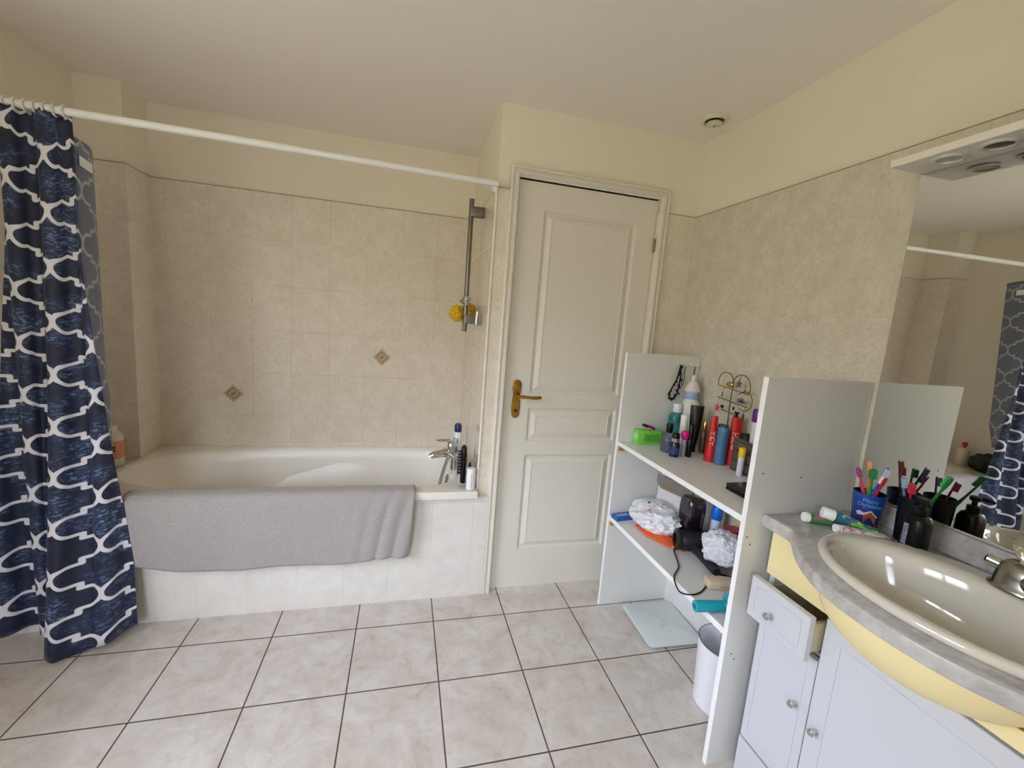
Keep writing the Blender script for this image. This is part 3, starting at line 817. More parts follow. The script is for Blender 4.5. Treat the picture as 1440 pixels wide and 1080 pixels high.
def red_tube(label, loc, H, r0, r1, flat, body, size, tilt):
    t_ = thing('hair_cream_tube', label, 'tube', loc, 'red tubes on the top shelf', tilt)
    bm = B(); rings = []
    for f in [0, .02, .12, .2, .35, .5, .65, .8, .92, 1]:
        a_ = lerp(r0, r1, f); b_ = lerp(r0, flat, f)
        rings.append([Vector((a_*math.cos(2*PI*i/28), b_*math.sin(2*PI*i/28), H*f)) for i in range(28)])
    ang = math.radians(-28)
    loft(bm, rings, 0, True, True, True)
    bmesh.ops.rotate(bm, verts=bm.verts, matrix=Matrix.Rotation(ang, 3, 'Z'), cent=(0, 0, 0))
    obj('tube', bm, M_red, t_, local=True)
    def place(x_, y_):
        f = min(1, max(0, (H*.52+x_)/H)); a_ = lerp(r0, r1, f)+.0006; b_ = lerp(r0, flat, f)+.0006
        th = math.radians(238)-ang-y_/max(.012, (a_+b_)/2)
        p = Vector((a_*math.cos(th), b_*math.sin(th), H*.52+x_)); p.rotate(Matrix.Rotation(ang, 3, 'Z')); return p
    text_mesh('lettering', body, size, plain((240, 226, 220), .4), t_, place)
    bm = B(); lathe(bm, [(r0+.0006, .001), (r0+.0006, .026)], 28); obj('cap', bm, plain((190, 30, 32), .35), t_, local=True)
    return t_
red_tube('red tapered tube with white vertical lettering, left of the blue cylinder', (2.452, -.290, Z1), .198, .0245, .0115, .004, 'ADIA', .026, (0, 0, 0))
red_tube('red tube with white vertical lettering and a broad top, right of the blue cylinder', (2.516, -.345, Z1), .205, .022, .021, .010, 'OIMH', .030, (0, 0, 0))
bl = container('body_spray', 'ribbed steel blue cylinder between the two red tubes', 'can', (2.470, -.328, Z1), [
    ('can', [(.020, 0), (.0235, .003)]+[(.0237-.0014*(k % 2), .012+.0085*k) for k in range(16)]+[(.0225, .150), (.018, .160)], plain((74, 116, 158), .38, var=.12), {}),
    ('lid', [(.0175, .160), (.016, .168), (.003, .170)], plain((40, 52, 68), .4), {})])
container('hair_spray', 'black can standing behind the blue cylinder on the top shelf', 'can', (2.53, -.245, Z1), [
    ('can', [(.019, 0), (.019, .12), (.014, .135)], M_black, {}), ('cap', [(.0145, .135), (.0145, .152)], M_blacksat, {})])
container('black_jar', 'black jar standing behind the right red tube, against the wall', 'jar', (2.525, -.395, Z1), [
    ('jar', [(.021, 0), (.022, .12), (.021, .125)], M_black, {}), ('lid', [(.0215, .125), (.0215, .148), (.019, .15)], M_blacksat, {})])
dc = container('deodorant_can', 'white spray can with a violet cap above the drawer organiser', 'can', (2.50, -.462, .992), [
    ('can', [(.016, 0), (.018, .004), (.018, .075), (.0165, .083)], plain((222, 220, 218), .35), {}),
    ('cap', [(.020, .083), (.0215, .086), (.0215, .128), (.018, .133)], plain((98, 26, 120), .35), {})])
container('nail_varnish', 'red nail varnish bottle on the drawer organiser by the side panel', 'bottle', (2.478, -.497, .992), [
    ('bottle', [(.010, 0), (.011, .002), (.011, .032), (.006, .037)], plain((140, 22, 40), .12), {}),
    ('cap', [(.0065, .037), (.0065, .07), (.005, .073)], M_black, {})])
og = thing('drawer_organiser', 'smoky clear plastic drawer organiser holding make-up, right end of the top shelf', 'organiser', (2.49, -.46, Z1))
M_smoke = clear((176, 160, 146), .1, .75)
bm = B()
ox0, ox1, oy0, oy1 = 2.475, 2.545, -.545, -.385
box(bm, (ox0, oy0, Z1+.125), (ox1, oy1, Z1+.132)); box(bm, (ox0, oy0, Z1), (ox1, oy1, Z1+.004))
box(bm, (ox0, oy1-.004, Z1+.004), (ox1, oy1, Z1+.125)); box(bm, (ox0, oy0, Z1+.004), (ox1, oy0+.004, Z1+.125)); box(bm, (ox1-.004, oy0+.004, Z1+.004), (ox1, oy1-.004, Z1+.125))
obj('casing', bm, M_smoke, og, False)
for k in range(3):
    bm = B(); z0 = Z1+.006+.040*k
    box(bm, (ox0+.001, oy0+.006, z0), (ox0+.004, oy1-.006, z0+.036)); box(bm, (ox0+.004, oy0+.006, z0), (ox1-.006, oy1-.006, z0+.003))
    d_ = obj('drawer', bm, M_smoke, og, False)
    bm = B()
    for j in range(5): box(bm, (ox0+.010, oy0+.012+.026*j, z0+.004), (ox0+.045, oy0+.032+.026*j, z0+.022+.008*((j+k) % 2)))
    obj('make_up', bm, plain([(70, 46, 40), (58, 40, 70), (52, 34, 84)][(2-k)], .4, var=.4, scale=60), d_, False)
gs = container('glue_stick', 'small white stick with a yellow cap standing before the drawer organiser', 'stick', (2.462, -.458, Z1), [
    ('stick', [(.010, 0), (.0115, .002), (.0115, .072), (.010, .075)], plain((226, 222, 238), .3), {}),
    ('cap', [(.013, .075), (.0135, .078), (.0135, .108), (.011, .112)], plain((236, 206, 20), .35), {})])
gs.location = (2.452, -.462, Z1)
# two flat black palettes
for name, label, lo, hi in (('make_up_palette', 'larger flat black palette lying at the front right of the top shelf', (2.285, -.735, Z1), (2.40, -.585, Z1+.024)),
                            ('make_up_palette', 'smaller black palette lying on the larger flat black palette', (2.345, -.74, Z1+.024), (2.435, -.615, Z1+.040))):
    t_ = thing(name, label, 'palette', ((lo[0]+hi[0])/2, (lo[1]+hi[1])/2, lo[2]), 'black palettes on the top shelf')
    zm = (lo[2]+hi[2])/2
    bm = B(); box(bm, lo, (hi[0], hi[1], zm-.0006), 0, .002); obj('base', bm, M_black, t_)
    bm = B(); box(bm, (lo[0], lo[1], zm+.0006), hi, 0, .002); obj('lid', bm, plain((22, 20, 24), .3, var=.25), t_)

# hook rail and necklaces on the far side panel
hr = thing('hook_rail', 'small clear hook rail stuck on the far shelf panel', 'hook rail', (2.50, 0, 1.245))
bm = B(); box(bm, (2.44, -.004, 1.238), (2.555, 0, 1.254), 0, .001); obj('rail', bm, plain((226, 222, 210), .4), hr, False)
for xx in (2.452, 2.478, 2.505, 2.532, 2.549):
    bm = B(); tube(bm, smooth_path([(xx, -.003, 1.246), (xx, -.016, 1.242), (xx, -.018, 1.252)], 4), .0025, 8); obj('hook', bm, M_plastic_w, hr)
def necklace(label, xh, zs, w, x2, mat, beads, bead_r, wire):
    t_ = thing('necklace', label, 'necklace', (xh, -.014, 1.244), 'necklaces on the hook rail')
    pts = smooth_path([(xh, -.014, 1.246), (xh-w*.45, -.012, lerp(1.246, zs, .4)), (x2-w, -.010, zs+.03), (x2-w*.4, -.010, zs), (x2+w*.6, -.010, zs+.025), (xh+w*.3, -.012, lerp(1.246, zs, .45)), (xh, -.014, 1.246)], 7)
    bm = B(); tube(bm, pts, wire, 6, cap=False); obj('string', bm, mat, t_)
    if beads:
        bm = B()
        for i in range(beads):
            p = pts[(i*5+3) % len(pts)]; q_ = p+Vector((random.uniform(-.008, .008), random.uniform(-.006, 0), random.uniform(-.006, .006)))
            bmesh.ops.create_uvsphere(bm, u_segments=8, v_segments=6, radius=bead_r*random.uniform(.7, 1.2), matrix=Matrix.Translation(q_))
        obj('beads', bm, mat, t_)
    return t_
necklace('black beaded necklace hanging from the left end of the hook rail', 2.452, 1.075, .024, 2.437, M_black, 24, .006, .0036)
necklace('silver chain necklace hanging from the middle of the hook rail', 2.478, 1.14, .008, 2.478, plain((120, 112, 100), .35, 1), 0, .004, .0016)
necklace('brown cord necklace hanging at the right end of the hook rail', 2.532, 1.12, .010, 2.532, plain((96, 72, 52), .6), 0, .004, .0016)

# wire jewellery stand
js = thing('jewellery_stand', 'gold wire butterfly jewellery stand against the wall on the top shelf', 'jewellery stand', (2.53, -.29, Z1))
M_gold = plain((150, 124, 70), .35, 1, var=.2)
XS = 2.535
bm = B()
def arc(cy, cz, r, a0, a1, n=22): return [(XS, cy-r*math.cos(math.radians(a0+(a1-a0)*i/n)), cz+r*math.sin(math.radians(a0+(a1-a0)*i/n))) for i in range(n+1)]
tube(bm, arc(-.225, 1.195, .045, -20, 200), .0022, 8); tube(bm, arc(-.315, 1.19, .050, -20, 200), .0022, 8)
tube(bm, arc(-.345, 1.135, .040, -120, 150), .002, 8)
tube(bm, [(XS, -.185, 1.178), (XS, -.27, 1.172), (XS, -.36, 1.165)], .002, 8)
tube(bm, [(XS, -.19, 1.125), (XS, -.27, 1.118), (XS, -.36, 1.113)], .0024, 8)
tube(bm, [(XS, -.225, 1.075), (XS, -.31, 1.066)], .0022, 8)
tube(bm, smooth_path([(XS, -.27, 1.21), (XS, -.268, 1.12), (XS, -.272, 1.0), (XS, -.275, Z1+.006)], 5), .0028, 8)
obj('wire_frame', bm, M_gold, js)
bm = B(); lathe(bm, [(.022, 0), (.022, .004), (.004, .007)], 20, M=Matrix.Translation((XS-.004, -.275, Z1))); obj('base', bm, M_gold, js)
bm = B(); bmesh.ops.create_uvsphere(bm, u_segments=12, v_segments=8, radius=.012, matrix=Matrix.Translation((XS-.008, -.258, 1.192)) @ Matrix.Diagonal((.5, 1.6, 1, 1))); obj('bow_ornament', bm, plain((214, 176, 84), .25, 1), js)
def earring(label, y, z, L, mat, shape):
    t_ = thing('earring', label, 'earring', (XS-.006, y, z), 'earrings on the jewellery stand')
    bm = B(); tube(bm, [(XS-.003, y, z+.002), (XS-.006, y, z-L*.4)], .0008, 6); obj('hook', bm, M_gold, t_)
    bm = B(); zc = z-L*.75
    if shape == 'star':
        for k in range(5):
            a_ = PI/2+2*PI*k/5; tube(bm, [(XS-.007, y, zc), (XS-.007, y+.016*math.cos(a_), zc+.019*math.sin(a_))], [.006, .0015], 8)
    elif shape == 'bow':
        for s_ in (-1, 1):
            tube(bm, [(XS-.007, y, zc), (XS-.007, y+s_*.009, zc+.014)], [.003, .005], 8); tube(bm, [(XS-.007, y, zc), (XS-.007, y+s_*.009, zc-.014)], [.004, .007], 8)
    elif shape == 'heart':
        for s_ in (-1, 1): tube(bm, [(XS-.007, y, zc-.008), (XS-.007, y+s_*.006, zc+.005)], [.002, .005], 8)
    elif shape == 'fan':
        for k in range(7):
            a_ = PI*k/6; tube(bm, [(XS-.008, y, zc), (XS-.008, y+.026*math.cos(a_), zc+.02*math.sin(a_))], [.0035, .0018], 6)
    else: tube(bm, [(XS-.007, y, zc+L*.25), (XS-.007, y, zc-L*.25)], [.003, .004], 8)
    obj('pendant', bm, mat, t_)
    return t_
M_pink = plain((226, 52, 110), .4)
earring('pink star earring on the jewellery stand', -.204, 1.122, .058, M_pink, 'star')
earring('small black heart earring beside the pink star earring', -.232, 1.119, .040, M_black, 'heart')
earring('black bow earring on the lower right of the jewellery stand', -.322, 1.113, .058, M_black, 'bow')
earring('short black drop earring left of the black bow earring', -.298, 1.114, .026, M_black, 'drop')
earring('long brown drop earring at the right edge of the jewellery stand', -.358, 1.112, .058, plain((70, 58, 40), .5), 'drop')
earring('grey and violet fan earring on the right wing of the jewellery stand', -.335, 1.155, .036, plain((74, 68, 96), .4, var=.4, scale=150), 'fan')
earring('silver flower earring inside the upper right ring of the jewellery stand', -.31, 1.232, .04, plain((120, 120, 128), .35, 1), 'star')
earring('orange brown bead earring right of the silver flower earring', -.347, 1.20, .03, plain((160, 84, 44), .4), 'drop')
earring('thin silver drop earring under the upper left ring of the jewellery stand', -.222, 1.176, .045, plain((150, 146, 140), .3, 1), 'drop')

# ---- middle shelf
bb = thing('medicine_box', 'small flat blue box at the front left of the middle shelf', 'box', (2.225, -.035, Z2), None, (0, 0, math.radians(8)))
bm = B(); box(bm, (-.05, -.024, 0), (.05, .024, .02), 0, .001); obj('carton', bm, plain((40, 92, 168), .45), bb, False, True)
bm = B(); box(bm, (-.04, -.012, .02), (.03, .010, .0206)); obj('printed_label', bm, plain((130, 170, 220), .5, var=.3, scale=100), bb, False, True)
def crumple(name, label, loc, size, seed, mats, flat=.3, rot=0, sub=5, amp=.28, ylim=None, xlim=None):
    t_ = thing(name, label, 'bag', loc, 'plastic bags on the middle shelf')
    bm = B(); bmesh.ops.create_icosphere(bm, subdivisions=sub, radius=1)
    R3 = Matrix.Rotation(rot, 3, 'Z')
    for v in bm.verts:
        d = v.co.copy(); p = d*1.6+Vector((seed, 0, 0))
        n = noise.noise(p)*.9+noise.noise(p*2.3)*.55
        ridged = (1-abs(noise.noise(p*3.1)))*.6+(1-abs(noise.noise(p*6.5)))*.3
        k = 1+amp*(n+ridged-.7)
        v.co = R3 @ Vector((d.x*size[0]*k, d.y*size[1]*k, d.z*size[2]*k))
        v.co.z = max(v.co.z+size[2]*.8, 0.0006+.0005*n)
        if ylim: v.co.y = min(max(v.co.y+loc[1], ylim[0]), ylim[1])-loc[1]
        if xlim: v.co.x = min(max(v.co.x+loc[0], xlim[0]), xlim[1])-loc[0]
    obj('bag_body', bm, mats, t_, True, True, 28)
    return t_
def printed_bag(base, spots):
    t = NT('printed_plastic'); n = t.noise(30, 3)
    c = t.mix(t.ramp(n, .35, .65), srgb(*base), srgb(*[max(0, x_-16) for x_ in base]))
    for k, (col, th, sc) in enumerate(spots):
        v = t.n.new('ShaderNodeMapping'); v.inputs[1].default_value = (k*3.7, k*1.9, k*5.1); t.l.new(t.obj(), v.inputs[0])
        f = t.noise(sc, 2, .5, v.outputs[0]); c = t.mix(t.ramp(f, th, th+.03), c, srgb(*col))
    return t.done(c, .3, 0, Specular_IOR_Level=.6)
cb = crumple('plastic_bag', 'white plastic bag with red and blue printing, left on the middle shelf', (2.336, -.150, Z2+.010), (.112, .128, .064), 3.3,
        printed_bag((238, 238, 242), [((226, 108, 96), .66, 26), ((40, 40, 110), .70, 22), ((120, 180, 210), .69, 18)]), rot=math.radians(35), ylim=(-.29, -.004), amp=.22)
ob = thing('orange_bag', 'orange bag squashed flat under the white printed plastic bag', 'bag', (2.305, -.225, Z2))
bm = B(); bmesh.ops.create_icosphere(bm, subdivisions=4, radius=1)
for v in bm.verts:
    d = v.co; k = 1+.2*noise.noise(d*2.5)
    a_ = math.radians(-72); xx, yy = d.x*.128*k, d.y*.052*k
    v.co = Vector((xx*math.cos(a_)-yy*math.sin(a_), xx*math.sin(a_)+yy*math.cos(a_), max(.0005, d.z*.012*k+.006)))
    v.co.y = min(v.co.y, .2)
obj('bag_body', bm, plain((236, 104, 40), .4, var=.1), ob, True, True, 50)
# handbag leaning at the back
hb = thing('handbag', 'off-white handbag with a grey flap standing at the back of the middle shelf', 'handbag', (2.466, -.150, Z2), None, (0, 0, math.radians(-64)))
bm = B(); HW = .132
def hbring(z_, w, d_): return superpts(0, 0, w, d_, 40, 5)
loft(bm, [[(p[0], p[1], z_) for p in hbring(z_, w, d_)] for z_, w, d_ in ((0, HW*.97, .036), (.006, HW, .04), (.045, HW, .041))], 0, True, True, False)
obj('base', bm, plain((52, 46, 48), .5), hb, local=True)
bm = B(); loft(bm, [[(p[0], p[1], z_) for p in hbring(z_, w, d_)] for z_, w, d_ in ((.045, HW, .041), (.12, HW*.99, .038), (.20, HW*.96, .028), (.235, HW*.93, .016))], 0, True, False, True)
obj('body', bm, plain((222, 216, 214), .5, var=.03), hb, local=True)
bm = B()
prof_f = [(-.125, .232), (-.125, .195), (-.10, .170), (.02, .162), (.05, .178), (.056, .205), (.056, .232)]
fr_ = [bm.verts.new((px, -.046+.06*max(0, pz-.13), pz)) for px, pz in prof_f]; bk_ = [bm.verts.new((px, -.0405+.06*max(0, pz-.13), pz)) for px, pz in prof_f]
bm.faces.new(fr_); bm.faces.new(list(reversed(bk_)))
for i in range(len(fr_)): j = (i+1) % len(fr_); bm.faces.new((fr_[i], bk_[i], bk_[j], fr_[j]))
fp_ = obj('flap', bm, plain((128, 118, 114), .5), hb, False, True)
bm = B()
for k in range(6): box(bm, (-.092+.012*k, -.0465, .176), (-.083+.012*k, -.042, .186), 0, .001, 1)
o = obj('metal_lettering', bm, plain((222, 184, 90), .3, 1), fp_, False, True)
# dark rounded container
cc = thing('storage_jar', 'dark translucent storage jar with a rounded lid on the middle shelf', 'jar', (2.425, -.265, Z2))
bm = B(); loft(bm, [[(p[0], p[1], z_) for p in superpts(0, 0, w, w, 40, 4)] for z_, w in ((0, .038), (.004, .041), (.022, .041))], 0, True, True, True); obj('base', bm, plain((120, 92, 64), .4), cc, local=True)
bm = B(); loft(bm, [[(p[0], p[1], z_) for p in superpts(0, 0, w, w, 40, 4)] for z_, w in ((.022, .042), (.09, .044), (.13, .045))], 0, True, True, True); obj('body', bm, plain((26, 20, 26), .12, var=.3, Coat_Weight=.5), cc, local=True)
bm = B(); loft(bm, [[(p[0], p[1], z_) for p in superpts(0, 0, w, w, 40, 4)] for z_, w in ((.1305, .0455), (.16, .0455), (.19, .043), (.203, .035), (.207, .02))], 0, True, True, True); obj('lid', bm, plain((46, 38, 46), .1, var=.3, Coat_Weight=.6), cc, local=True)
container('blue_can', 'slim white spray bottle with a bright blue cap beside the dark storage jar', 'bottle', (2.495, -.335, Z2), [
    ('bottle', [(.018, 0), (.020, .003), (.020, .125), (.018, .132)], plain((206, 218, 236), .35, var=.08), {}),
    ('cap', [(.0205, .132), (.022, .135), (.022, .182), (.018, .19), (.004, .192)], plain((22, 112, 226), .3), {})])
M_red2 = plain((182, 20, 44), .35, var=.1)
for label, x_, y_, s_ in (('larger red tin behind the clear plastic bag', 2.505, -.42, .036), ('smaller red tin by the right panel behind the clear plastic bag', 2.522, -.515, .030)):
    container('red_tin', label, 'tin', (x_, y_, Z2), [('tin', [(s_*.94, 0), (s_, .003), (s_, .105), (s_*.97, .108)], M_red2, {}), ('lid', [(s_*1.02, .108), (s_*1.02, .128), (s_*.95, .131)], M_red2, {})], 'red tins on the middle shelf')
tl = thing('clear_box', 'tall translucent plastic box at the back right of the middle shelf', 'box', (2.535, -.60, Z2))
bm = B(); box(bm, (2.505, -.67, Z2), (2.545, -.565, Z2+.24), 0, .004); obj('body', bm, clear((226, 224, 232), .15, .6), tl, False)
bm = B(); box(bm, (2.502, -.673, Z2+.24), (2.546, -.562, Z2+.255), 0, .003); obj('lid', bm, M_plastic_w, tl, False)
# hair dryer lying on its side
hdx = thing('hair_dryer', 'black hair dryer lying on the middle shelf with its cord hanging out', 'hair dryer', (2.39, -.38, Z2))
bm = B(); lathe(bm, [(.026, -.002), (.040, 0), (.044, .004), (.044, .014), (.038, .02), (.041, .03), (.043, .06), (.041, .11), (.034, .15), (.028, .17)], 28, M=axis_M((2.312, -.324, Z2+.046), (2.462, -.378, Z2+.042)), cap0=False)
lathe(bm, [(.036, .008), (.001, .0085)], 24, M=axis_M((2.312, -.324, Z2+.046), (2.462, -.378, Z2+.042)), cap0=False)
obj('barrel', bm, M_blacksat, hdx)
bm = B(); tube(bm, smooth_path([(2.368, -.362, Z2+.036), (2.365, -.41, Z2+.030), (2.357, -.475, Z2+.026), (2.346, -.540, Z2+.024)], 5), [.021]*5+[.019]*5+[.018]*5+[.015], 14)
obj('handle', bm, M_blacksat, hdx)
bm = B(); tube(bm, [(2.462, -.378, Z2+.042), (2.490, -.388, Z2+.041)], [.029, .026], 20); obj('nozzle', bm, M_black, hdx)
bm = B(); tube(bm, smooth_path([(2.35, -.53, Z2+.014), (2.42, -.555, Z2+.006), (2.47, -.545, Z2+.005), (2.30, -.33, Z2+.004), (2.31, -.325, Z2+.004)][:3], 6), .0035, 8)
tube(bm, smooth_path([(2.325, -.325, Z2+.006), (2.30, -.34, Z2+.0035), (2.262, -.42, Z2+.0035), (2.236, -.463, Z2+.0035), (2.183, -.512, Z2+.0035), (2.162, -.555, Z2-.004), (2.158, -.592, Z2-.008), (2.180, -.622, Z2+.003), (2.225, -.612, Z2+.0035), (2.28, -.575, Z2+.0035)], 6), .0028, 8)
obj('cord', bm, M_black, hdx)
crumple('plastic_bag', 'clear and white plastic bag with dark printing at the right of the middle shelf', (2.405, -.50, Z2+.045), (.075, .085, .062), 8.1,
        printed_bag((228, 230, 236), [((70, 66, 90), .655, 20), ((150, 190, 170), .70, 24)]), rot=.4, amp=.24, xlim=(2.3, 2.53))
bt2 = thing('glasses_case', 'rounded beige case lying in front of the clear plastic bag', 'case', (2.325, -.595, Z2), None, (0, 0, math.radians(-14)))
bm = B(); box(bm, (-.062, -.026, 0), (.062, .026, .034), 0, .011, 4); obj('case_body', bm, plain((206, 182, 156), .5, var=.05), bt2, True, True)
bm = B(); box(bm, (-.018, -.0268, .014), (.022, -.0262, .0175)); obj('clasp', bm, plain((176, 150, 124), .4), bt2, False, True)
tq = thing('hair_curler', 'turquoise hair styling brush sticking out over the front edge of the middle shelf', 'styling brush', (2.2, -.69, Z2))
bm = B(); Mt = axis_M((2.128, -.700, Z2+.020), (2.29, -.726, Z2+.024))
lathe(bm, [(.012, 0), (.018, .001), (.0185, .01), (.018, .085), (.017, .1), (.019, .102), (.019, .108)], 24, M=Mt)
M_teal = plain((24, 160, 178), .35, var=.06)
obj('handle', bm, M_teal, tq)
bm = B(); lathe(bm, [(.017, .108), (.024, .112), (.025, .165), (.02, .172)], 24, M=Mt)
for i in range(9):
    for j in range(5):
        a_ = 2*PI*i/9+.3*j; zz = .115+.012*j
        tube(bm, [Mt @ Vector((.023*math.cos(a_), .023*math.sin(a_), zz)), Mt @ Vector((.032*math.cos(a_), .032*math.sin(a_), zz))], [.0025, .002], 6)
bmesh.ops.translate(bm, verts=bm.verts, vec=(0, 0, .012))
obj('bristle_head', bm, M_teal, tq)
bm = B(); lathe(bm, [(.010, -.0005), (.010, .0006)], 16, M=Mt); obj('end_cap', bm, plain((16, 96, 110), .4), tq)

# ------------------------------------------------------------------ floor things
sc_ = thing('bathroom_scale', 'white glass bathroom scale on the floor between the shelf panels', 'scale', (2.403, -.187, 0), None, (0, 0, math.radians(-2.5)))
bm = B()
rr = []
for cx_, cy_, a0 in ((.13, .13, 0), (-.13, .13, 90), (-.13, -.13, 180), (.13, -.13, 270)):
    for k in range(7): a_ = math.radians(a0+15*k); rr.append((cx_*.86+.024*math.cos(a_), cy_*.92+.024*math.sin(a_)))
loft(bm, [[(p[0]*s_, p[1]*s_, z_) for p in rr] for s_, z_ in ((.985, .013), (1, .0145), (1, .0205), (.985, .022))], 0, True, True, True)
obj('glass_plate', bm, plain((214, 222, 218), .12, var=.015, scale=3, Coat_Weight=.5), sc_, True, True)
for sx_ in (-1, 1):
    for sy_ in (-1, 1):
        bm = B(); lathe(bm, [(.016, 0), (.018, .002), (.018, .013)], 16, M=Matrix.Translation((.088*sx_, .095*sy_, 0))); obj('foot', bm, plain((90, 90, 92), .5), sc_, True, True)
bm = B(); torus(bm, (.008, -.01, .0221), .012, .0009, 'z', 24, 6)
obj('zero_mark', bm, plain((128, 136, 136), .4), sc_, True, True)
bm = B(); box(bm, (-.02, -.032, .0221), (-.006, -.027, .0224)); obj('printed_mark', bm, plain((150, 156, 156), .4), sc_, False, True)

bn = thing('waste_bin', 'round white plastic waste bin under the middle shelf', 'bin', (2.385, -.605, 0))
bm = B(); lathe(bm, [(.088, 0), (.092, .004), (.102, .25), (.1035, .256), (.1005, .257), (.0985, .25), (.089, .008), (.001, .006)], 48)
obj('bin_body', bm, plain((240, 240, 244), .3, var=.012, scale=4), bn, True, True)
bm = B(); torus(bm, (0, 0, .2572), .1015, .0014, 'z', 48, 6)
obj('dark_rim', bm, plain((60, 54, 62), .5), bn, True, True)
lt = thing('bin_liner', 'crumpled white tissue lying in the waste bin', 'tissue', (2.40, -.62, .008))
bm = B(); bmesh.ops.create_icosphere(bm, subdivisions=4, radius=1)
for v in bm.verts:
    k = 1+.5*noise.noise(v.co*2.2)+.25*noise.noise(v.co*5); v.co = Vector((v.co.x*.055*k, v.co.y*.055*k, max(0, v.co.z*.085*k+.08)))
obj('tissue_ball', bm, plain((236, 236, 238), .8), lt, True, True, 35)
bpy.data.objects['bin_liner'].name = 'paper_tissue'

# ------------------------------------------------------------------ vanity
VY0, VY1, VC = -.835, -1.635, -1.235
CX = 2.245        # plane of the cabinet fronts
CZ = .875         # top of the marble
va = thing('vanity_cabinet', 'white vanity cabinet with doors under the marble washbasin top', 'cabinet', (2.40, VC, 0))
bm = B()
box(bm, (CX+.018, VY0-.016, 0), (2.56, VY0, .838)); box(bm, (CX+.018, VY1, 0), (2.56, VY1+.016, .838))
box(bm, (CX+.018, -1.040, .145), (2.54, -1.026, .738)); box(bm, (2.545, VY1+.016, .1), (2.56, VY0-.016, .838))
box(bm, (CX+.018, VY1+.016, .125), (2.545, VY0-.016, .141)); box(bm, (CX+.02, -1.026, .568), (2.545, VY0-.016, .578))
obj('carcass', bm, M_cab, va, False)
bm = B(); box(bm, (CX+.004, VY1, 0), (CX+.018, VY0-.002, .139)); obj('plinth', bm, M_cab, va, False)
def front(y0, y1, z0, z1, x0, x1, groove=.045):
    """front panel facing -x with a fine routed line near its edge; y0 > y1"""
    bm = B(); g = .0022
    prof_ = [(0, .002), (.002, 0), (groove, 0), (groove+g*.5, .002), (groove+g, 0)]
    rings = [[(x0+h, y0-d, z0+d), (x0+h, y1+d, z0+d), (x0+h, y1+d, z1-d), (x0+h, y0-d, z1-d)] for d, h in prof_]
    rings = [[(x1, y0, z0), (x1, y1, z0), (x1, y1, z1), (x1, y0, z1)]]+rings
    loft(bm, rings, 0, True, True, True); return bm
def knob(par, y, z, x):
    bm = B(); lathe(bm, [(.005, 0), (.0045, .010), (.009, .014), (.010, .022), (.006, .026)], 8, M=axis_M((x, y, z), (x-.1, y, z)))
    o_ = obj('knob', bm, M_chrome, par); o_['label'] = 'small chrome knob'
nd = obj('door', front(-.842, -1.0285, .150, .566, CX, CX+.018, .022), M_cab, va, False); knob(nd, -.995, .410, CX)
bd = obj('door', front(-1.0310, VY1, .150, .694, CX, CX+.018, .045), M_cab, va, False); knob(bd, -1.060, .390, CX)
DO = -.055
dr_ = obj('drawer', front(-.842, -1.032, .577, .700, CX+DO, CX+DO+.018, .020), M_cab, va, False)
bm = B(); bx0 = CX+DO+.018
for lo, hi in (((bx0, -.862, .592), (bx0+.26, -.852, .672)), ((bx0, -1.022, .592), (bx0+.26, -1.012, .672)), ((bx0, -1.012, .592), (bx0+.26, -.862, .598)), ((bx0+.25, -1.012, .598), (bx0+.26, -.862, .672))): box(bm, lo, hi)
o = obj('drawer_box', bm, plain((206, 196, 160), .5), dr_, False); o['label'] = 'cream drawer sides'
knob(dr_, -.925, .628, CX+DO)

# plan outline of the marble top
half = [(2.228, -.806), (2.226, -.90), (2.214, -.920), (2.190, -.948), (2.160, -.982), (2.130, -1.022), (2.103, -1.068), (2.083, -1.118), (2.072, -1.175), (2.068, VC)]
out = [Vector((p[0], p[1], 0)) for p in half]
sm = smooth_path([(p.x, p.y, 0) for p in out[1:]], 5)
fr_half = [(out[0].x, out[0].y)]+[(p.x, p.y) for p in sm]
fr_all = fr_half+[(x_, 2*VC-y_) for x_, y_ in reversed(fr_half[:-1])]
poly = [(2.567, -.806)]+fr_all+[(2.567, 2*VC+.806)]
def xfront(y):
    for (xa, ya), (xb, yb) in zip(fr_all, fr_all[1:]):
        if yb <= y <= ya: return xa+(xb-xa)*((y-ya)/(yb-ya) if yb != ya else 0)
    return 2.228
BX, BYc = 2.308, VC
def ray_poly(a_):
    dx, dy = math.cos(a_), math.sin(a_); best = None
    for (x1_, y1_), (x2_, y2_) in zip(poly, poly[1:]+poly[:1]):
        ex, ey = x2_-x1_, y2_-y1_; den = dx*ey-dy*ex
        if abs(den) < 1e-9: continue
        t_ = ((x1_-BX)*ey-(y1_-BYc)*ex)/den; s_ = ((x1_-BX)*dy-(y1_-BYc)*dx)/den
        if t_ > 0 and -1e-6 <= s_ <= 1+1e-6 and (best is None or t_ < best): best = t_
    return best
angs = sorted([2*PI*i/160-PI for i in range(160)]+[math.atan2(py-BYc, px-BX) for px, py in (poly[0], poly[1], poly[2], poly[-1], poly[-2], poly[-3])])
cin, cout = [], []
for a_ in angs:
    r_ = ray_poly(a_); cout.append((BX+r_*math.cos(a_), BYc+r_*math.sin(a_)))
    cin.append((BX+.172*math.cos(a_), BYc+.240*math.sin(a_)))
def inset(p, d):   # move an outline point towards the basin centre
    v = Vector((BX-p[0], BYc-p[1])); L_ = v.length; return (p[0]+v.x/L_*d, p[1]+v.y/L_*d)
bm = B(); th = .036
prof_c = [(0.004, CZ-th), (0, CZ-th+.004), (0, CZ-.012), (.003, CZ-.004), (.010, CZ)]
rings = [[(p[0], p[1], CZ-th) for p in cin]]
rings += [[(*inset(p, d), z_) for p in cout] for d, z_ in prof_c]
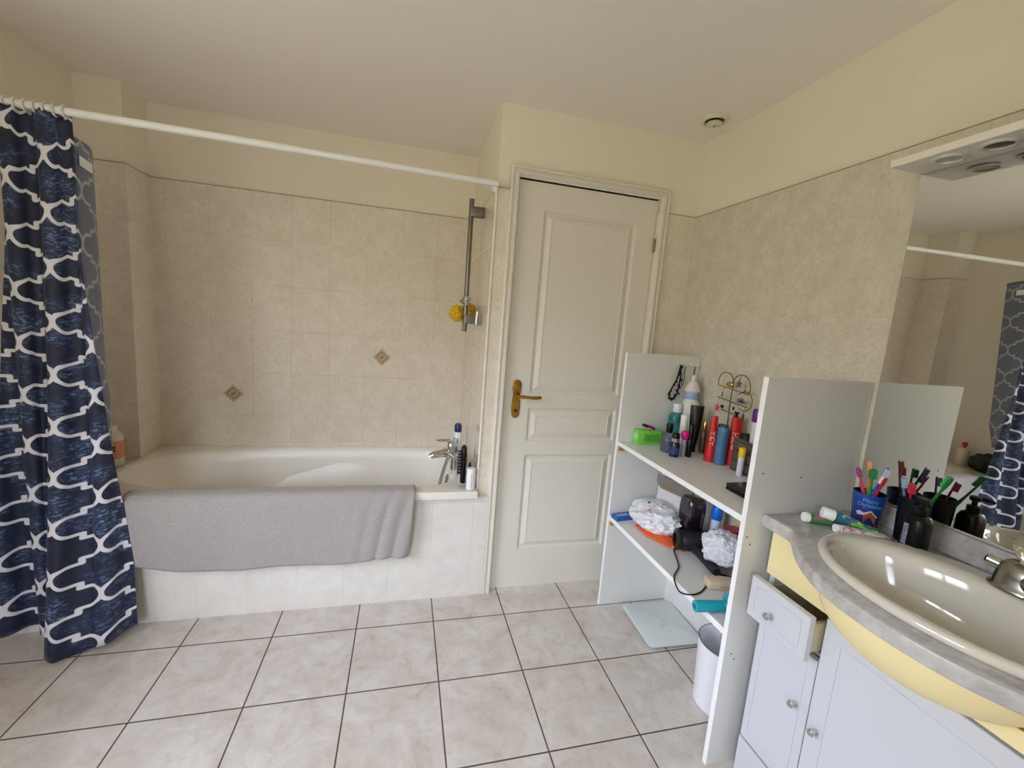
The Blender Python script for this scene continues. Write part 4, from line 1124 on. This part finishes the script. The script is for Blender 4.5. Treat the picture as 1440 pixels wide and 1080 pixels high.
rings += [[(p[0], p[1], CZ) for p in cin]]; rings += [rings[0]]
loft(bm, rings, 0, True)
ct = thing('marble_counter', 'grey marble counter top with a bowed front, against the mirror wall', 'counter top', (2.40, VC, CZ))
bmesh.ops.remove_doubles(bm, verts=bm.verts, dist=1e-5)
obj('slab', bm, M_marble, ct, True, angle=35)
bm = B(); box(bm, (2.549, 2*VC+.85, CZ), (2.5685, -.848, .940), 0, .002, 1); obj('backsplash', bm, M_marble, ct, False)

# yellow apron: flat rail plus the bowed front under the marble
ap = B(); box(ap, (CX, -1.035, .703), (CX+.016, VY0-.002, CZ-th)); box(ap, (CX, VY1, .703), (CX+.016, -1.435, CZ-th)); box(ap, (CX, -1.435, .703), (CX+.016, -1.035, .742))
obj('rail', ap, M_yellow, va, False)
bm = B(); rows = []; NYb = 50
BCY, BW = -1.215, .218
for i in range(NYb+1):
    q_ = -math.cos(PI*i/NYb); y_ = BCY-BW*q_; e_ = math.sqrt(max(0, 1-q_*q_))
    d_ = min(.150*e_**1.25, CX-(xfront(y_)+.014)); H = .142*e_+.0002
    row = []
    for k in range(15):
        f = k/14; row.append((CX+.001-d_*math.sqrt(max(0, 1-f**2.2)), y_, CZ-th-.0005-H*f))
    rows.append(row)
loft(bm, rows, 0, False)
obj('bowed_apron', bm, M_yellow, va, True, angle=60)

# basin
bs = thing('washbasin', 'oval cream-white ceramic washbasin set in the marble top', 'washbasin', (BX, BYc, CZ))
N = 96
def el(ax_, ay_, ox, z_): return [(BX+ox+ax_*math.cos(2*PI*i/N), BYc+ay_*math.sin(2*PI*i/N), z_) for i in range(N)]
rings = [el(.168, .236, 0, CZ-.06), el(.180, .250, 0, CZ-.002), el(.198, .268, 0, CZ+.001), el(.202, .272, 0, CZ+.006), el(.201, .271, 0, CZ+.014), el(.196, .266, 0, CZ+.019),
         el(.188, .258, 0, CZ+.0205), el(.165, .246, -.016, CZ+.0195), el(.153, .236, -.026, CZ+.016), el(.147, .230, -.028, CZ+.006),
         el(.142, .222, -.028, CZ-.02), el(.132, .205, -.024, CZ-.06), el(.115, .175, -.016, CZ-.095), el(.085, .12, -.01, CZ-.115), el(.04, .05, -.005, CZ-.122), el(.014, .014, 0, CZ-.124)]
bm = B(); loft(bm, rings, 0, True, False, True); obj('bowl', bm, M_ceramic, bs, True, angle=70)
bm = B(); lathe(bm, [(.006, 0), (.006, .004)], 12, M=axis_M((2.158, -1.262, CZ-.028), (2.19, -1.26, CZ-.01))); obj('overflow_hole', bm, M_black, bs)
bm = B(); lathe(bm, [(.022, CZ-.123), (.022, CZ-.119), (.016, CZ-.117), (.002, CZ-.1165)], 20, M=Matrix.Translation((BX, BYc, 0))); obj('drain', bm, M_chrome, bs)

# basin tap
fa = thing('basin_tap', 'chrome basin mixer with a clear knob at the back of the washbasin', 'tap', (2.474, -1.246, CZ+.018))
bm = B()
rg = []
for z_, w, l in ((0, .040, .050), (.005, .042, .052), (.009, .037, .045), (.034, .035, .042), (.054, .032, .038), (.062, .024, .028)):
    rg.append([(p[0], p[1], z_) for p in superpts(0, 0, w, l, 64, 2.6)])
loft(bm, rg, 0, True, True, True); obj('tap_body', bm, M_brushed, fa, True, True, 75)
bm = B(); sp3 = smooth_path([(-.005, -.012, .028), (-.034, -.050, .034), (-.062, -.088, .028), (-.072, -.100, .014)], 8)
tube(bm, sp3, [lerp(.027, .017, i/(len(sp3)-1)) for i in range(len(sp3))], 24)
obj('spout', bm, M_brushed, fa, True, True, 75)
bm = B(); lathe(bm, [(.012, .058), (.013, .070), (.020, .078), (.026, .088), (.028, .100), (.026, .113), (.019, .124), (.010, .129), (.002, .130)], 14)
o = obj('knob', bm, clear((214, 204, 180), .05, .6), fa, True, True); o['label'] = 'clear acrylic knob'
bm = B(); lathe(bm, [(.005, 0), (.005, .002)], 12, M=axis_M((-.0250, -.0125, .100), (-.05, -.025, .100))); obj('hot_mark', bm, M_red, fa, True, True)
bm = B(); tube(bm, [(-.008, .030, .044), (-.012, .056, .047)], [.0125, .0135], 18); tube(bm, [(-.012, .056, .047), (-.0125, .060, .0475)], [.012, .008], 18)
obj('side_stub', bm, M_chrome, fa, True, True)

# ------------------------------------------------------------------ mirror and light shelf
MY0, MY1 = -.820, -1.650
t = NT('mirror_glass'); M_mirror = t.done((.86, .88, .86, 1), .0, 1)
mi = thing('wall_mirror', 'large frameless mirror on the right wall above the washbasin', 'mirror', (XR, (MY0+MY1)/2, .945))
bm = B(); box(bm, (XR-.005, MY1, .945), (XR-.0005, MY0, 1.884)); obj('glass', bm, M_mirror, mi, False)
ls = thing('light_shelf', 'white light shelf with recessed spots above the mirror', 'light shelf', (XR, (MY0+MY1)/2, 1.884))
bm = B(); box(bm, (2.444, MY1, 1.885), (XR-.0005, MY0, 1.905), 0, .002, 1); obj('shelf_board', bm, plain((238, 232, 222), .4, var=.02), ls, False)
for k, yy in enumerate((-.925, -1.022, -1.40, -1.52)):
    bm = B(); lathe(bm, [(.034, 0), (.034, -.004), (.027, -.005), (.026, -.0005)], 28, M=Matrix.Translation((2.497, yy, 1.885)), cap0=False, cap1=False)
    r_ = obj('spot_ring', bm, plain((226, 224, 214), .3), ls)
    bm = B(); lathe(bm, [(.0262, -.0008), (.0262, -.0003)], 24, M=Matrix.Translation((2.497, yy, 1.885)))
    obj('spot_lens', bm, plain((196, 194, 182), .2) if k == 0 else plain((88, 86, 80), .12, .6, var=.4), r_)

# ------------------------------------------------------------------ things on the counter
cz = CZ
def cup(name, label, loc, r0, r1, H, mat, inner):
    t_ = thing(name, label, 'cup', loc, 'toothbrush cups on the counter')
    bm = B(); lathe(bm, [(r0-.002, 0), (r0, .002), (r1, H), (r1-.0022, H), (r0-.0018, .004), (.001, .004)], 40)
    for f in bm.faces:
        c_ = f.calc_center_median()
        if Vector((c_.x, c_.y)).length < (lerp(r0, r1, c_.z/H)-.0012) or c_.z > H-.0003: f.material_index = 1
    obj('cup_body', bm, [mat, inner], t_, True, True); return t_
M_in = plain((20, 22, 44), .4)
t = NT('printed_cup'); z3 = t.n.new('ShaderNodeSeparateXYZ'); t.l.new(t.obj(), z3.inputs[0])
nn = t.noise(55, 3)
c = t.mix(t.ramp(z3.outputs[2], .02, .095), srgb(30, 44, 98), srgb(24, 74, 160))
c = t.mix(t.math('GREATER_THAN', t.noise(170, 1), .72), c, srgb(120, 140, 190))
M_cupblue = t.done(c, .3)
c1 = cup('toothbrush_cup', 'blue cup printed with a snowy house, holding toothbrushes', (2.497, -.902, cz), .033, .040, .100, M_cupblue, M_in)
A0 = math.radians(222)
Rz = lambda z_: lerp(.033, .040, z_/.1)+.0005
pl_ = lambda z0: (lambda x_, y_: Vector((Rz(z0+y_)*math.cos(A0+x_/Rz(z0)), Rz(z0+y_)*math.sin(A0+x_/Rz(z0)), z0+y_)))
M_txt = plain((120, 178, 228), .4)
text_mesh('lettering', 'Merry', .015, M_txt, c1, pl_(.083)); text_mesh('lettering', 'Christmas', .015, M_txt, c1, pl_(.069))
def cup_patch(name, pts, mat, d=.0004):
    bm = B(); vs = [bm.verts.new(Vector(pl_(.0)(x_, y_))+Vector((math.cos(A0), math.sin(A0), 0))*d) for x_, y_ in pts]
    bm.faces.new(vs); bmesh.ops.triangulate(bm, faces=bm.faces)
    return obj(name, bm, mat, c1, False, True)
cup_patch('printed_house', [(-.010, .018), (.018, .018), (.018, .038), (.004, .052), (-.010, .040)], plain((150, 70, 34), .4, var=.35, scale=140), .0009)
cup_patch('printed_snow', [(-.028, .044), (-.024, .036), (-.010, .039), (.004, .0515), (.019, .036), (.021, .039), (.004, .0565), (-.010, .046), (-.02, .05)], plain((196, 184, 204), .4), .0013)
cup_patch('printed_snow', [(-.022, .008), (.024, .008), (.022, .018), (-.014, .018)], plain((92, 56, 54), .4, var=.4, scale=120), .0011)
c2 = cup('toothbrush_cup', 'dark blue-black cup holding toothbrushes, behind the soap pump', (2.519, -1.000, cz), .030, .035, .126, plain((7, 8, 17), .4, var=.5, scale=90, Specular_IOR_Level=.25), M_in)
def toothbrush(label, base, head, col, bcol, hl=.026, hw=.0058, flatdir=0):
    base, head = Vector(base), Vector(head); t_ = thing('toothbrush', label, 'toothbrush', base, 'toothbrushes in the two cups')
    ax = (head-base).normalized(); L_ = (head-base).length
    side = ax.cross(Vector((math.cos(flatdir), math.sin(flatdir), .1))).normalized(); nor = side.cross(ax).normalized()
    bm = B(); rings = []
    for f, w, d_ in ((0, .004, .003), (.03, .0055, .004), (.35, .006, .0045), (.55, .0058, .0045), (.68, .0035, .003), (.80, .003, .0028), (.845, hw, .0022), (.97, hw, .0022), (1, hw*.5, .0018)):
        c_ = base+ax*L_*f; rings.append([c_+side*w*math.cos(2*PI*k/10)+nor*d_*math.sin(2*PI*k/10) for k in range(10)])
    loft(bm, rings, 0, True, True, True); obj('handle', bm, col, t_)
    bm = B(); p0 = base+ax*L_*.84; p1 = base+ax*L_*.985
    vs = []
    for p in (p0, p1):
        for s_ in (-1, 1):
            for h in (.001, .011): vs.append(bm.verts.new(p+side*hw*.85*s_+nor*h))
    for f in ((0, 1, 3, 2), (4, 6, 7, 5), (0, 4, 5, 1), (2, 3, 7, 6), (0, 2, 6, 4), (1, 5, 7, 3)): bm.faces.new([vs[i] for i in f])
    obj('bristles', bm, bcol, t_, False)
    return t_
Cc = lambda *c_: plain(c_, .35)
b0 = lambda cx_, cy_, dx, dy: (cx_+dx, cy_+dy, cz+.008)
toothbrush('pink and purple toothbrush at the left edge of the printed cup', b0(2.497, -.902, .01, -.01), (2.478, -.868, 1.040), Cc(214, 60, 90), Cc(150, 50, 130), flatdir=3.6)
toothbrush('orange toothbrush, tallest at the left in the printed cup', b0(2.497, -.902, .0, -.012), (2.505, -.876, 1.062), Cc(236, 110, 40), Cc(240, 150, 90), flatdir=3.9)
toothbrush('green toothbrush with a broad oval head in the printed cup', b0(2.497, -.902, -.01, -.005), (2.486, -.906, 1.048), Cc(24, 140, 66), Cc(20, 120, 60), hw=.010, flatdir=3.9)
toothbrush('blue toothbrush with white bristles leaning right in the printed cup', b0(2.497, -.902, -.004, .014), (2.490, -.938, 1.062), Cc(36, 86, 184), Cc(196, 214, 230), flatdir=4.2)
toothbrush('red toothbrush with white bristles leaning right out of the printed cup', b0(2.497, -.902, .0, .012), (2.482, -.944, 1.035), Cc(206, 44, 54), Cc(238, 232, 232), flatdir=1.2)
toothbrush('pale blue toothbrush at the left of the dark cup', b0(2.519, -1.000, -.004, .0), (2.500, -.972, 1.048), Cc(96, 126, 170), Cc(150, 180, 214), flatdir=3.9)
toothbrush('red toothbrush in the middle of the dark cup', b0(2.519, -1.000, .006, .008), (2.480, -1.006, 1.045), Cc(196, 34, 60), Cc(200, 60, 80), hw=.008, flatdir=4)
toothbrush('green toothbrush leaning far out to the right of the dark cup', b0(2.519, -1.000, .008, .016), (2.500, -1.075, 1.085), Cc(24, 126, 52), Cc(70, 180, 100), flatdir=1.0)

sd = thing('soap_dispenser', 'black soap pump bottle on the counter by the washbasin', 'soap dispenser', (2.467, -1.046, cz))
bm = B(); loft(bm, [[(p[0], p[1], z_) for p in superpts(0, 0, w, w, 36, 3.4)] for z_, w in ((0, .023), (.004, .0255), (.085, .0255), (.098, .020), (.102, .0125))], 0, True, True, True); obj('bottle', bm, plain((7, 7, 8), .3, var=.2, Specular_IOR_Level=.25), sd, True, True)
bm = B(); lathe(bm, [(.014, .102), (.0145, .104), (.0145, .118), (.006, .121), (.006, .132)], 20); obj('collar', bm, M_black, sd, True, True)
bm = B(); lathe(bm, [(.010, .132), (.0125, .134), (.0125, .143), (.010, .145)], 20); tube(bm, smooth_path([(0, 0, .139), (-.014, -.018, .140), (-.022, -.028, .136)], 4), [.006]*5+[.0045]*4, 10); obj('pump_head', bm, M_black, sd, True, True)
bm = B(); A1 = math.radians(200)
box(bm, (-.0262, .003, .02), (-.0257, .014, .075)); o = obj('printed_label', bm, plain((120, 128, 146), .4, var=.5, scale=140), sd, False, True); o['label'] = 'pale strip of printing'

def tooth_tube(label, p0, p1, r, w, col, capc, rcap, Lcap, stripe=None):
    """tube lying on its side: cap end p0, crimped end p1"""
    p0, p1 = Vector(p0), Vector(p1); t_ = thing('toothpaste_tube', label, 'toothpaste', p0, 'toothpaste tubes on the counter')
    ax = (p1-p0).normalized(); side = ax.cross(Vector((0, 0, 1))).normalized(); up = side.cross(ax); L_ = (p1-p0).length
    bm = B(); rings = []
    for f, a_, b_ in ((0, r*.5, r*.5), (.02, r, r), (.2, r*1.06, r*.9), (.5, lerp(r, w, .5), r*.6), (.85, w*.95, r*.22), (1, w, .0012)):
        c_ = p0+ax*L_*f; c_.z = p0.z+lerp(0, p1.z-p0.z, f); rings.append([c_+side*a_*math.cos(2*PI*k/24)+up*b_*math.sin(2*PI*k/24) for k in range(24)])
    loft(bm, rings, 0, True, True, True); obj('tube', bm, col, t_)
    bm = B(); lathe(bm, [(rcap*.55, 0), (rcap*.6, .002), (rcap, .004), (rcap, Lcap-.002), (rcap*.93, Lcap)], 24, M=axis_M(p0+ax*.002, p0-ax)); obj('cap', bm, capc, t_)
    return t_
M_wcap = plain((244, 244, 244), .35, var=.01)
def stripes(c1_, c2_, c3_):
    t = NT('printed_tube'); f = t.noise(22, 2); g = t.noise(60, 2)
    c = t.mix(t.ramp(f, .42, .5), srgb(*c1_), srgb(*c2_)); c = t.mix(t.ramp(g, .58, .62), c, srgb(*c3_)); return t.done(c, .3)
tooth_tube('green and blue toothpaste tube with a large white cap, topmost of the three', (2.382, -.900, cz+.030), (2.480, -.972, cz+.008), .016, .024, stripes((110, 180, 60), (40, 110, 130), (222, 216, 190)), M_wcap, .0165, .034)
tooth_tube('dark green and pink toothpaste tube, leftmost on the counter', (2.325, -.872, cz+.014), (2.415, -.905, cz+.004), .014, .022, stripes((36, 118, 66), (60, 130, 70), (210, 70, 120)), M_wcap, .014, .018)
tooth_tube('pale pink toothpaste tube with a small white cap, lying nearest the washbasin', (2.352, -.938, cz+.0125), (2.462, -.985, cz+.010), .0115, .018, stripes((226, 214, 206), (232, 222, 214), (190, 120, 150)), M_wcap, .0115, .012)

# ------------------------------------------------------------------ light
w = bpy.data.worlds.new('sky'); scene.world = w; w.use_nodes = True
nt = w.node_tree; bgn = nt.nodes['Background']
tc = nt.nodes.new('ShaderNodeTexCoord'); sx = nt.nodes.new('ShaderNodeSeparateXYZ'); nt.links.new(tc.outputs['Generated'], sx.inputs[0])
rp = nt.nodes.new('ShaderNodeValToRGB'); nt.links.new(sx.outputs[2], rp.inputs[0])
mr = nt.nodes.new('ShaderNodeMapRange'); mr.inputs[1].default_value = -1; mr.inputs[2].default_value = 1
nt.links.new(sx.outputs[2], mr.inputs[0]); nt.links.new(mr.outputs[0], rp.inputs[0])
e = rp.color_ramp.elements          # lawn, then a belt of trees, then an overcast sky
for pos_, col_ in ((.50, (.18, .17, .12, 1)), (.56, (.20, .19, .14, 1)), (.645, (.71, .80, .98, 1))):
    q_ = e.new(pos_); q_.color = col_
e[0].position = .0; e[0].color = (.20, .19, .14, 1); e[-1].position = 1; e[-1].color = (.76, .88, 1.12, 1)
nt.links.new(rp.outputs[0], bgn.inputs[0]); bgn.inputs[1].default_value = 20.0
pl = bpy.data.lights.new('window_portal', 'AREA'); pl.shape = 'RECTANGLE'; pl.size = WZ1-WZ0; pl.size_y = WY1-WY0
pl.cycles.is_portal = True
po = bpy.data.objects.new('window_portal', pl); COL.objects.link(po)
po.location = (XL-LT-.01, (WY0+WY1)/2, (WZ0+WZ1)/2); po.rotation_euler = (0, math.radians(-90), 0)

pl2 = bpy.data.lights.new('window_portal', 'AREA'); pl2.shape = 'RECTANGLE'; pl2.size = FX1-FX0; pl2.size_y = WZ1-WZ0; pl2.cycles.is_portal = True
po2 = bpy.data.objects.new('window_portal', pl2); COL.objects.link(po2)
po2.location = ((FX0+FX1)/2, YF-LT-.01, (WZ0+WZ1)/2); po2.rotation_euler = (math.radians(90), 0, 0)

# ------------------------------------------------------------------ camera
pit, yaw, rol = .1445, .2531, .0760
f0 = Vector((math.sin(yaw)*math.cos(pit), math.cos(yaw)*math.cos(pit), -math.sin(pit)))
r0 = Vector((math.cos(yaw), -math.sin(yaw), 0)); u0 = r0.cross(f0)
r_ = math.cos(rol)*r0+math.sin(rol)*u0; u_ = -math.sin(rol)*r0+math.cos(rol)*u0
cam = bpy.data.cameras.new('camera'); co = bpy.data.objects.new('camera', cam); COL.objects.link(co)
Mx = Matrix((r_, u_, -f0)).transposed().to_4x4(); Mx.translation = Vector((3.4726*S, -5.3588*S, 4.1421*S))
co.matrix_world = Mx
cam.sensor_fit = 'HORIZONTAL'; cam.sensor_width = 36; cam.lens = 600.02/1440*36; cam.clip_start = .02
scene.camera = co
vs_ = scene.view_settings
vs_.view_transform = 'Standard'; vs_.look = 'None'; vs_.gamma = 1; vs_.use_curve_mapping = False
vs_.exposure = -0.12
scene.cycles.max_bounces = 10; scene.cycles.diffuse_bounces = 6; scene.cycles.glossy_bounces = 5
scene.cycles.transmission_bounces = 8; scene.cycles.transparent_max_bounces = 8
scene.cycles.caustics_reflective = False; scene.cycles.caustics_refractive = False
scene.cycles.use_denoising = True
scene.cycles.sample_clamp_indirect = 6
